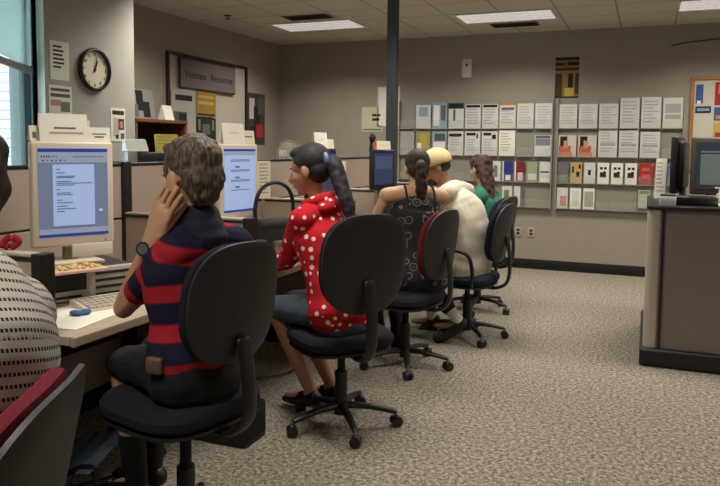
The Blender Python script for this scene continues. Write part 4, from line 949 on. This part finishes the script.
def shirt(root, j, side, m_, name='shirt', sleeve=.75, B=1.0, full=False, disp=(.008, 12), vox=.007, per=1.0, hem=.02, loose=0.0, sr=.064, yoke=.115):
    mb = MB(); nk = j['neck']; pv = j['pelvis']
    low = pv + (j['waist'] - pv) * hem
    mb.loft([low, j['waist'], j['chest'], nk - nz(nk - j['chest']) * .055], [(.185 * B + loose, .130 * B + loose), (.160 * B + loose, .122 * B + loose), (.180 * B, .130 * B), (yoke, .085 if yoke < .12 else .12)], m_, side, 24)
    mid = (j['shL'] + j['shR']) / 2 + (nk - (j['shL'] + j['shR']) / 2) * .25
    mb.loft([j['shL'], mid, j['shR']], [sr, sr + .011, sr], m_, V(0, 0, 1), 14)
    l3 = (nk - j['chest']).length; l2 = (j['chest'] - j['waist']).length; l1 = (j['waist'] - low).length
    tor = [(low, j['waist'], l3 + l2 + l1, l3 + l2), (j['waist'], j['chest'], l3 + l2, l3), (j['chest'], nk, l3, 0)]; arm_at = []; at = (tor, arm_at)
    for s_ in ('L', 'R'):
        a, b_, c = j['sh' + s_], j['el' + s_], j['wr' + s_]
        if full:
            mb.loft([a, (a + b_) / 2, b_], [sr, sr - .004, sr - .010], m_, V(0, 0, 1), 14); mb.loft([b_, c], [.054, .036], m_, V(0, 0, 1), 14)
        else:
            e = a + (b_ - a) * sleeve; mb.loft([a, (a + e) / 2, e], [.064, .060, .054], m_, V(0, 0, 1), 14)
        arm_at.append(((a, b_, c) if full else (a, b_), .085))
    return mb.blob(name, root, vox, 3, attr=at, disp=disp)
def stripe_mat(name, period, stops, fallback=(60, 20, 30), rough=.9, wob=0.0):
    m = bpy.data.materials.new(name); m.use_nodes = True; nt = m.node_tree; b_ = nt.nodes['Principled BSDF']; b_.inputs['Roughness'].default_value = rough
    b_.inputs['Specular IOR Level'].default_value = .15
    a = N(nt, 'ShaderNodeAttribute'); a.attribute_name = 'stripe'
    ad = N(nt, 'ShaderNodeMath', operation='ADD'); ad.inputs[1].default_value = 10 * period
    mo = N(nt, 'ShaderNodeMath', operation='MODULO'); mo.inputs[1].default_value = period
    dv = N(nt, 'ShaderNodeMath', operation='DIVIDE'); dv.inputs[1].default_value = period
    nt.links.new(a.outputs['Fac'], ad.inputs[0]); nt.links.new(ad.outputs[0], mo.inputs[0]); nt.links.new(mo.outputs[0], dv.inputs[0])
    r = ramp(nt, stops); nt.links.new(dv.outputs[0], r.inputs['Fac']); nt.links.new(r.outputs['Color'], b_.inputs['Base Color'])
    return m, nt, r, b_
def hair_mat(name, rgb, rgb2, sc=60):
    m = bpy.data.materials.new(name); m.use_nodes = True; nt = m.node_tree; b_ = nt.nodes['Principled BSDF']; b_.inputs['Roughness'].default_value = .68
    tc = N(nt, 'ShaderNodeTexCoord'); mp = N(nt, 'ShaderNodeMapping'); mp.inputs['Scale'].default_value = (1, 1, .12)
    no = N(nt, 'ShaderNodeTexNoise'); no.inputs['Scale'].default_value = sc * 2; no.inputs['Detail'].default_value = 5
    nt.links.new(tc.outputs['Object'], mp.inputs['Vector']); nt.links.new(mp.outputs['Vector'], no.inputs['Vector'])
    r = ramp(nt, [(.35, rgb), (.65, rgb2)], 'LINEAR'); nt.links.new(no.outputs['Fac'], r.inputs['Fac']); nt.links.new(r.outputs['Color'], b_.inputs['Base Color'])
    bp_ = N(nt, 'ShaderNodeBump'); bp_.inputs['Strength'].default_value = .6; bp_.inputs['Distance'].default_value = .004
    nt.links.new(no.outputs['Fac'], bp_.inputs['Height']); nt.links.new(bp_.outputs['Normal'], b_.inputs['Normal'])
    return m
def spine_pts(S, zs, F, lean, total=.52):
    """pelvis, waist, chest, neck"""
    p = V(S[0], S[1], zs); d = nz(V(F[0] * math.sin(lean), F[1] * math.sin(lean), math.cos(lean)))
    return p, p + d * .17 + V(0, 0, .0), p + d * .34, p + d * total, d

# ---- P1 the man in the striped polo
F = nz((-.98, .2, 0)); pel, wst, chs, nck, d = spine_pts((-1.40, 1.98), .65, F, .10, .49)
J = dict(pelvis=pel, waist=wst, chest=chs, neck=(-1.40, 2.00, 1.14), head=(-1.425, 1.99, 1.295), shL=(-1.41, 1.885, 1.06), shR=(-1.36, 2.17, 1.05),
         elL=(-1.700, 1.968, 0.826), wrL=(-1.513, 1.892, 1.089), elR=(-1.70, 2.33, .80), wrR=(-1.585, 2.13, 1.06),
         knL=(-1.80, 2.08, .58), knR=(-1.82, 2.26, .58), anL=(-1.78, 2.12, .10), anR=(-1.82, 2.26, .10))
SK1 = skin('skin fair tan', (196, 150, 116))
root, j, P, Bm, side = person('man in a red and navy striped polo, hand on cheek at the nearest screen', (-1.45, 2.0), J, (-.93, .30, -.14), (0, 0, 1), SK1,
                              ((.38, .02, .92), (.25, .9, .0), (.9, -.25, -.2), .10, 1.25, .15), ((.45, -.35, .85), (.4, -.9, 0), (.8, .4, 0), .15, 1.05), hs=1.08, vox=.0048)
PM, nt, r, b_ = stripe_mat('striped polo cloth', .128, [(0, (34, 33, 54)), (.49, (120, 30, 42)), (.53, (170, 40, 52)), (.94, (120, 30, 42)), (.97, (34, 33, 54))])
sh1 = shirt(root, j, side, PM, 'polo_shirt', .68, 1.0, hem=.30, vox=.006, disp=(.007, 11))
NV = mat('navy knit', (30, 30, 46), .9)
MB().loft([j['neck'] + V(0, 0, -.045), j['neck'] + V(-.002, 0, -.015), j['neck'] + V(-.006, 0, .008)], [(.102, .096), (.088, .085), (.080, .078)], NV, side, 20).blob('collar', root, .006, 1)
SHO = mat('dark shorts', (14, 13, 15), .9)
trousers(root, j, side, SHO, 0, 1.0, 'shorts', .094)
SH1 = mat('black shoe', (20, 18, 18), .5)
for s_ in 'LR':
    an = j['an' + s_]; k = j['kn' + s_]; MB().loft([an, an * .6 + k * .4], [.042, .052], BLKM, side, 14).build('sock', root)
shoes(root, j, side, (-1, .05, 0), SH1)
HM1 = hair_mat('grey-brown hair', (52, 40, 31), (118, 100, 82))
hb_ = MB(); s = 1.06
def HP(a, b_, c): return P(a, b_, c)
hb_.ball(P(-.022, 0, .052), (.100 * s, .084 * s, .086 * s), HM1, 22, Bm); hb_.ball(P(-.056, 0, -.005), (.062 * s, .076 * s, .070 * s), HM1, 20, Bm); hb_.ball(P(-.058, 0, -.055), (.040 * s, .056 * s, .04 * s), HM1, 16, Bm)
hb_.ball(P(.045, 0, .095), (.042 * s, .06 * s, .03 * s), HM1, 16, Bm); hb_.ball(P(.028, .060, .03), (.018 * s, .02 * s, .035 * s), HM1, 12, Bm); hb_.ball(P(.028, -.060, .03), (.018 * s, .02 * s, .035 * s), HM1, 12, Bm)
hb_.blob('hair', root, .006, 1, disp=(.007, 40))
# watch
wv = j['wrL'] + (j['elL'] - j['wrL']) * .12; wd = nz(j['wrL'] - j['elL'])
wt = MB().loft([wv - wd * .012, wv + wd * .012], [.032, .031], BLK, V(0, 0, 1), 20, cap=False).build('watch_strap', root)
nrm = nz(V(.2, -1, .1)); MB().cyl(wv + nrm * .024, wv + nrm * .040, .024, BLK, n=24).cyl(wv + nrm * .040, wv + nrm * .0415, .018, INK, n=24).build('watch', root)
bpn = j['pelvis'] + V(-.03, -.185, .05); MB().box(bpn - V(.03, .015, .025), bpn + V(.03, .012, .03), mat('tan leather', (104, 82, 64), .5), .01, 3).build('belt_pouch', root)

# ---- P2 woman in the red hoodie
J = dict(pelvis=(-1.38, 3.18, .59), waist=(-1.43, 3.20, .76), chest=(-1.49, 3.23, .94), neck=(-1.535, 3.23, 1.13), head=(-1.585, 3.215, 1.285),
         shL=(-1.56, 3.08, 1.05), shR=(-1.47, 3.39, 1.05), elL=(-1.745, 3.28, .80), wrL=(-1.93, 3.42, .775), elR=(-1.68, 3.58, .80), wrR=(-1.90, 3.62, .775),
         knL=(-1.78, 3.22, .56), knR=(-1.76, 3.38, .56), anL=(-1.60, 3.27, .12), anR=(-1.54, 3.40, .12))
SK2 = skin('skin warm brown', (172, 122, 92))
root, j, P, Bm, side = person('woman in a red polka-dot hoodie with a black ponytail seated at her desk', (-1.4, 3.2), J, (-.97, -.10, -.18), (-.1, 0, 1), SK2,
                              ((-1, .2, 0), (0, 0, -1), (0, -1, 0), .2, .9), ((-1, .1, 0), (0, 0, -1), (0, -1, 0), .2, .9), True, 1.04)
hm = bpy.data.materials.new('red dotted fleece'); hm.use_nodes = True; nt = hm.node_tree; b_ = nt.nodes['Principled BSDF']; b_.inputs['Roughness'].default_value = .9; b_.inputs['Specular IOR Level'].default_value = .15
tc = N(nt, 'ShaderNodeTexCoord'); vo = N(nt, 'ShaderNodeTexVoronoi'); vo.inputs['Scale'].default_value = 22; vo.inputs['Randomness'].default_value = .55
nt.links.new(tc.outputs['Object'], vo.inputs['Vector'])
r = ramp(nt, [(0, (236, 214, 206)), (.25, (182, 34, 42))]); r.color_ramp.elements[1].position = .27
nt.links.new(vo.outputs['Distance'], r.inputs['Fac']); nt.links.new(r.outputs['Color'], b_.inputs['Base Color'])
shirt(root, j, side, hm, 'hoodie', full=True, B=1.10, disp=(.010, 11))
red = mat('red fleece', (182, 34, 42), .9)
nb = j['neck']
MB().loft([nb + V(.06, -.085, -.03), nb + V(.085, -.02, -.02), nb + V(.08, .08, -.03)], [(.03, .035), (.045, .045), (.03, .035)], hm, V(0, 0, 1), 14).loft([nb + V(-.05, -.06, -.01), nb + V(.0, -.085, .0), nb + V(.06, -.04, .02), nb + V(.06, .06, .02), nb + V(-.02, .085, 0)], [.022, .026, .03, .03, .024], hm, V(0, 0, 1), 12).blob('hood', root, .006, 2)
JN = mat('grey-blue denim', (76, 84, 98), .9, nscale=150, namt=.15)
trousers(root, j, side, JN, 0.0, .98, 'capri_trousers', .092)
shoes(root, j, side, (-.9, .3, -.1), SH1)
HM2 = hair_mat('black hair', (14, 12, 14), (34, 28, 30), 50); s = 1.04
h_ = MB(); h_.ball(P(-.020, 0, .045), (.098 * s, .083 * s, .088 * s), HM2, 22, Bm); h_.ball(P(-.045, 0, -.005), (.068 * s, .076 * s, .068 * s), HM2, 18, Bm); h_.ball(P(.03, 0, .09), (.055 * s, .062 * s, .032 * s), HM2, 16, Bm)
h_.blob('hair', root, .006, 2)
pt = P(-.105, 0, .03)
MB().loft([pt, pt + V(.035, -.01, -.02), pt + V(.075, -.03, -.10), pt + V(.125, -.05, -.21), pt + V(.16, -.06, -.34)], [(.03, .032), (.042, .044), (.046, .04), (.044, .034), (.02, .014)], HM2, (0, 1, 0), 16).blob('ponytail', root, .006, 1, disp=(.005, 30))
CLP = mat('blue-grey clip', (92, 108, 138), .3)
MB().loft([pt + V(-.005, -.035, .03), pt + V(.01, -.045, 0), pt + V(.0, -.03, -.035)], [(.016, .012)] * 3, CLP, (1, 0, 0), 12).build('hair_clip', root)

# ---- P3 woman in the patterned camisole
J = dict(pelvis=(-1.31, 4.30, .58), waist=(-1.35, 4.35, .74), chest=(-1.38, 4.38, .96), neck=(-1.385, 4.40, 1.14), head=(-1.40, 4.43, 1.265),
         shL=(-1.545, 4.26, 1.095), shR=(-1.245, 4.48, 1.085), elL=(-1.70, 4.31, .82), wrL=(-1.90, 4.50, .775), elR=(-1.52, 4.72, .82), wrR=(-1.78, 4.78, .775),
         knL=(-1.70, 4.42, .56), knR=(-1.60, 4.58, .56), anL=(-1.66, 4.42, .10), anR=(-1.55, 4.55, .10))
root, j, P, Bm, side = person('woman in a black patterned camisole with a brown ponytail, seen from behind', (-1.35, 4.3), J, (-.5, .85, -.15), (0, 0, 1), skin('skin light', (204, 160, 124)),
                              ((-1, .2, 0), (0, 0, -1), (0, -1, 0), .2, .9), ((-1, .1, 0), (0, 0, -1), (0, -1, 0), .2, .9), True, 1.0)
pm = bpy.data.materials.new('black floral cloth'); pm.use_nodes = True; nt = pm.node_tree; b_ = nt.nodes['Principled BSDF']; b_.inputs['Roughness'].default_value = .8
tc = N(nt, 'ShaderNodeTexCoord'); vo = N(nt, 'ShaderNodeTexVoronoi'); vo.inputs['Scale'].default_value = 15
nt.links.new(tc.outputs['Object'], vo.inputs['Vector'])
r = ramp(nt, [(0, (110, 52, 44)), (.14, (24, 22, 26)), (.32, (70, 94, 96)), (.37, (130, 122, 106)), (.40, (24, 22, 26))])
nt.links.new(vo.outputs['Distance'], r.inputs['Fac']); nt.links.new(r.outputs['Color'], b_.inputs['Base Color'])
nk = j['neck']; top_ = j['chest'] + (nk - j['chest']) * .22
MB().loft([j['pelvis'], j['waist'], j['chest'], top_], [(.182, .134), (.162, .122), (.182, .134), (.158, .118)], pm, side, 24, cap=True).blob('camisole', root, .007, 2, disp=(.006, 12))
fd3 = nz(V(-.6, .8, 0))
for s_ in (-1, 1):
    MB().loft([top_ - fd3 * .10 + side * s_ * .09 - V(0, 0, .0), j['chest'] + side * s_ * .095 + V(0, 0, .165) - fd3 * .055, j['chest'] + side * s_ * .09 + V(0, 0, .19), top_ + fd3 * .1 + side * s_ * .08], [.007] * 4, BLKM, side, 8).build('strap', root)
trousers(root, j, side, mat('dark jeans', (30, 34, 48), .9), .93, .95)
shoes(root, j, side, (-.8, .5, 0), SH1)
HM3 = hair_mat('dark brown hair', (30, 18, 16), (62, 40, 34), 50)
h_ = MB(); h_.ball(P(-.020, 0, .045), (.098, .083, .088), HM3, 22, Bm); h_.ball(P(-.045, 0, -.005), (.068, .076, .068), HM3, 18, Bm); h_.ball(P(.03, 0, .09), (.055, .062, .032), HM3, 16, Bm)
h_.blob('hair', root, .006, 2)
pt = P(-.10, 0, .0); bk3 = -nz(V(-.5, .85, 0))
MB().loft([pt + V(0, 0, .02), pt + bk3 * .03, pt + bk3 * .035 - V(0, 0, .12), pt + bk3 * .02 - V(-.01, 0, .24)], [.03, .038, (.042, .03), (.014, .012)], HM3, side, 14).blob('ponytail', root, .006, 1, disp=(.01, 30))
MB().loft([pt + bk3 * .02 + side * -.025, pt + bk3 * .045, pt + bk3 * .02 + side * .025], [.012, .014, .012], mat('tan clip', (160, 140, 110), .4), V(0, 0, 1), 10).build('hair_clip', root)

# ---- P4 man in the cap
J = dict(pelvis=(-1.20, 5.08, .58), waist=(-1.20, 5.09, .76), chest=(-1.27, 5.10, .95), neck=(-1.385, 5.11, 1.12), head=(-1.455, 5.10, 1.255),
         shL=(-1.33, 4.91, 1.08), shR=(-1.28, 5.30, 1.08), elL=(-1.60, 4.99, .84), wrL=(-1.83, 5.08, .775), elR=(-1.58, 5.36, .84), wrR=(-1.82, 5.30, .775),
         knL=(-1.62, 4.98, .56), knR=(-1.62, 5.22, .56), anL=(-1.22, 4.90, .17), anR=(-1.50, 5.2, .10))
SK4 = skin('skin brown', (150, 102, 76))
root, j, P, Bm, side = person('man in a white t-shirt and tan cap leaning towards the desk', (-1.25, 5.1), J, (-.90, -.38, -.3), (-.25, 0, 1), SK4,
                              ((-1, .2, 0), (0, 0, -1), (0, 1, 0), .2), ((-1, -.1, 0), (0, 0, -1), (0, -1, 0), .2), False, 1.05)
TW = mat('white jersey', (206, 198, 178), .9, nscale=9, namt=.05)
shirt(root, j, side, TW, 't_shirt', .8, 1.22, disp=(.014, 9), loose=.01, hem=-.25)
trousers(root, j, side, mat('black trousers', (24, 22, 26), .9), .80, 1.0)
an = j['anL']; kk = j['knL']
for s_ in 'LR':
    an = j['an' + s_]; kk = j['kn' + s_]; MB().loft([an, an * .74 + kk * .26], [.040, .044], WHT, side, 14).build('sock', root)
shoes(root, j, side, (-.45, -.1, -.35), mat('dark trainer', (34, 28, 28), .6))
s = 1.12; h_ = MB(); HMs = hair_mat('short black hair', (20, 16, 15), (40, 32, 28))
h_.ball(P(-.028, 0, .0), (.070 * s, .072 * s, .044 * s), HMs, 18, Bm); h_.blob('hair', root, .006, 1)
CP = mat('tan cap cotton', (208, 182, 132), .9, nscale=30, namt=.08)
cpm = MB().ball(P(-.010, 0, .045), (.104 * s, .088 * s, .092 * s), CP, 26, Bm)
bmesh.ops.bisect_plane(cpm.bm, geom=cpm.bm.verts[:] + cpm.bm.edges[:] + cpm.bm.faces[:], plane_co=P(0, 0, .018), plane_no=-(Bm.to_3x3() @ V(0, 0, 1)), clear_outer=True)
cpo = cpm.build('cap_crown', root)
sol = cpo.modifiers.new('s', 'SOLIDIFY'); sol.thickness = .003
brim = []
for i in range(13):
    a = math.radians(-78 + 13 * i); brim.append((math.cos(a), math.sin(a)))
bmx = MB(); kx = bmx.mi(CP); up_ = []; 
inner = [bmx.bm.verts.new(P(.062 + .03 * c, .078 * s2_, .024)) for c, s2_ in brim]; outer = [bmx.bm.verts.new(P(.085 + .085 * c, .082 * s2_, .010 - .012 * abs(s2_))) for c, s2_ in brim]
for i in range(12): bmx.bm.faces.new((inner[i], inner[i + 1], outer[i + 1], outer[i]))
bo = bmx.build('cap_brim', root); sol = bo.modifiers.new('s', 'SOLIDIFY'); sol.thickness = .004
gl = MB()
for k in (-1, 1):
    gl.loft([P(.098, k * .034 + .020 * math.cos(a), -.006 + .015 * math.sin(a)) for a in [2 * math.pi * i / 16 for i in range(17)]], [.0022] * 17, BLK, Bm.to_3x3() @ V(1, 0, 0), 6, 1)
    gl.loft([P(.096, k * .054, .0), P(.04, k * .080, .0), P(-.01, k * .082, -.003)], [.0022] * 3, BLK, (0, 0, 1), 6)
gl.loft([P(.098, -.014, .0), P(.102, 0, .003), P(.098, .014, 0)], [.002] * 3, BLK, (0, 0, 1), 6); gl.build('glasses', root)
MB().ball(P(.055, 0, -.085), (.045, .045, .035), HMs, 16, Bm).blob('beard', root, .005, 1)

# ---- P5 woman in teal
J = dict(pelvis=(-1.30, 6.00, .58), waist=(-1.29, 6.01, .74), chest=(-1.28, 6.02, .90), neck=(-1.30, 6.03, 1.08), head=(-1.34, 6.04, 1.225),
         shL=(-1.30, 5.86, 1.00), shR=(-1.26, 6.20, 1.00), elL=(-1.52, 5.93, .82), wrL=(-1.80, 6.02, .775), elR=(-1.50, 6.30, .82), wrR=(-1.80, 6.28, .775),
         knL=(-1.72, 5.98, .56), knR=(-1.72, 6.16, .56), anL=(-1.72, 5.98, .10), anR=(-1.72, 6.16, .10))
root, j, P, Bm, side = person('woman in a teal top with long brown hair, farthest along the row', (-1.3, 6.0), J, (-.85, .45, -.15), (0, 0, 1), skin('skin light', (204, 160, 124)),
                              ((-1, .2, 0), (0, 0, -1), (0, 1, 0), .2, .9), ((-1, -.1, 0), (0, 0, -1), (0, -1, 0), .2, .9), True, 1.0, .008)
shirt(root, j, side, mat('teal jersey', (52, 128, 104), .9, nscale=10, namt=.06), 'top', .7, .95)
trousers(root, j, side, mat('dark jeans', (30, 34, 48), .9), .93, .95)
shoes(root, j, side, (-1, .1, 0), SH1)
HM5 = hair_mat('brown hair', (48, 28, 22), (92, 58, 44), 50)
h_ = MB(); h_.ball(P(-.020, 0, .045), (.100, .088, .088), HM5, 22, Bm); h_.ball(P(-.050, 0, -.02), (.072, .084, .09), HM5, 18, Bm)
b5 = -nz(V(-.85, .45, 0))
h_.loft([P(-.05, 0, 0), P(-.07, 0, -.10), P(-.085, .0, -.20), P(-.10, -.0, -.28)], [(.088, .06), (.094, .05), (.085, .04), (.05, .025)], HM5, side, 18)
h_.blob('hair', root, .007, 1, disp=(.012, 24))

# ---- P0 sitter in the striped sweater at the left edge
J = dict(pelvis=(-1.13, .80, .60), waist=(-1.12, .83, .79), chest=(-1.13, .88, 1.01), neck=(-1.20, .91, 1.16), head=(-1.299, 1.002, 1.313),
         shL=(-1.13, .68, 1.11), shR=(-1.17, 1.01, 1.06), elL=(-1.42, .64, .86), wrL=(-1.70, .60, .79), elR=(-1.40, 1.12, .84), wrR=(-1.68, 1.02, .79),
         knL=(-1.56, .60, .56), knR=(-1.62, .84, .56), anL=(-1.60, .58, .10), anR=(-1.66, .82, .10))
root, j, P, Bm, side = person('person in a white sweater with black dashed stripes, cut by the left edge', (-1.22, .85), J, (-1, .0, -.1), (0, 0, 1), skin('skin rosy', (188, 134, 118)),
                              ((-1, .2, 0), (0, 0, -1), (0, 1, 0), .2), ((-1, -.1, 0), (0, 0, -1), (0, -1, 0), .2), False, 1.05)
SM, nt, r, b_ = stripe_mat('dashed knit', .020, [(0, (192, 186, 178)), (.66, (50, 46, 52))])
tc = N(nt, 'ShaderNodeTexCoord'); wv_ = N(nt, 'ShaderNodeTexWave'); wv_.bands_direction = 'Y'; wv_.inputs['Scale'].default_value = 34
nt.links.new(tc.outputs['Object'], wv_.inputs['Vector'])
mxr = N(nt, 'ShaderNodeMix'); mxr.data_type = 'RGBA'; mxr.inputs[7].default_value = lin((190, 182, 168))
mth = N(nt, 'ShaderNodeMath', operation='GREATER_THAN'); mth.inputs[1].default_value = .72
nt.links.new(wv_.outputs['Fac'], mth.inputs[0]); nt.links.new(mth.outputs[0], mxr.inputs[0]); nt.links.new(r.outputs['Color'], mxr.inputs[6]); nt.links.new(mxr.outputs[2], b_.inputs['Base Color'])
shirt(root, j, side, SM, 'sweater', full=True, B=1.12, sr=.094, yoke=.165, vox=.006, disp=(.008, 9))
trousers(root, j, side, mat('dark jeans', (30, 34, 48), .9), .93, 1.05)
shoes(root, j, side, (-1, 0, 0), SH1)
HM0 = hair_mat('dark cropped hair', (40, 26, 20), (80, 56, 44))
h_ = MB(); s = 1.05; h_.ball(P(-.022, 0, .05), (.100 * s, .084 * s, .086 * s), HM0, 22, Bm); h_.ball(P(-.05, 0, -.005), (.062 * s, .076 * s, .065 * s), HM0, 20, Bm); h_.blob('hair', root, .007, 1, disp=(.01, 24))

# ------------------------------------------------------------------ under the desks
fr_ = thing('footrest', 'pale slatted metal footrest under the nearest desk', 'footrest', (-2.22, 2.10, 0), math.radians(20))
FM = mat('blue-grey metal', (110, 128, 150), .35, metal=.4)
for i in range(4): MB().box((-.02 + i * .085, -.26, .10 + i * .03), (.035 + i * .085, .26, .108 + i * .03), FM, .003).build('slat', fr_, smooth=False)
for y in (-.22, .22): MB().loft([(-.05, y, .01), (.1, y, .12), (.28, y, .2), (.3, y, .01)], [.012] * 4, BLK, (0, 1, 0), 10).build('frame', fr_)
tw = thing('computer_tower', 'black computer tower on the floor at the end of the polo man\'s desk', 'computer', (-1.90, 2.84, 0), math.radians(0))
MB().box((-.22, -.10, .0), (.22, .10, .17), BLK, .008).build('case', tw); MB().box((.215, -.09, .02), (.225, .09, .15), BLKM, .004).build('front_bezel', tw)
for nm, pts, lb in (('cable', [(-2.3, 1.95, .02), (-2.15, 2.1, .012), (-2.0, 2.35, .012), (-1.98, 2.55, .012), (-2.2, 2.66, .012)], 'black cable trailing over the carpet under the nearest desk'),
                    ('cable', [(-2.4, 3.3, .3), (-2.2, 3.5, .05), (-2.0, 3.8, .012), (-2.1, 4.1, .012)], 'black cable trailing under the red-hoodie woman\'s desk')):
    tag(MB().loft(pts, [.006] * len(pts), BLK, (0, 0, 1), 8, 6).build(nm, None), lb, 'cable')
ps = thing('power_strip', 'white power strip on the floor under the nearest desk', 'power strip', (-2.30, 2.65, 0), math.radians(50))
MB().box((-.15, -.025, 0), (.15, .025, .035), WHT, .005).build('body', ps)
for i in range(5): MB().box((-.12 + i * .05, -.012, .035), (-.09 + i * .05, .012, .037), BLKM).build('socket', ps, smooth=False)

tag(MB().loft([(0.196, 8.34, 2.521), (0.312, 8.34, 2.542), (0.465, 8.34, 2.556), (0.616, 8.34, 2.569), (0.839, 8.34, 2.579), (1.198, 8.34, 2.592)], [.006] * 6, mat('brown line', (60, 52, 38), .7), (0, 0, 1), 8, 3).build('wall_line', None), 'thin brown line rising across the upper back wall above the corkboard', 'cable')  # slim raised brown line along the wall; not identified as any fitting
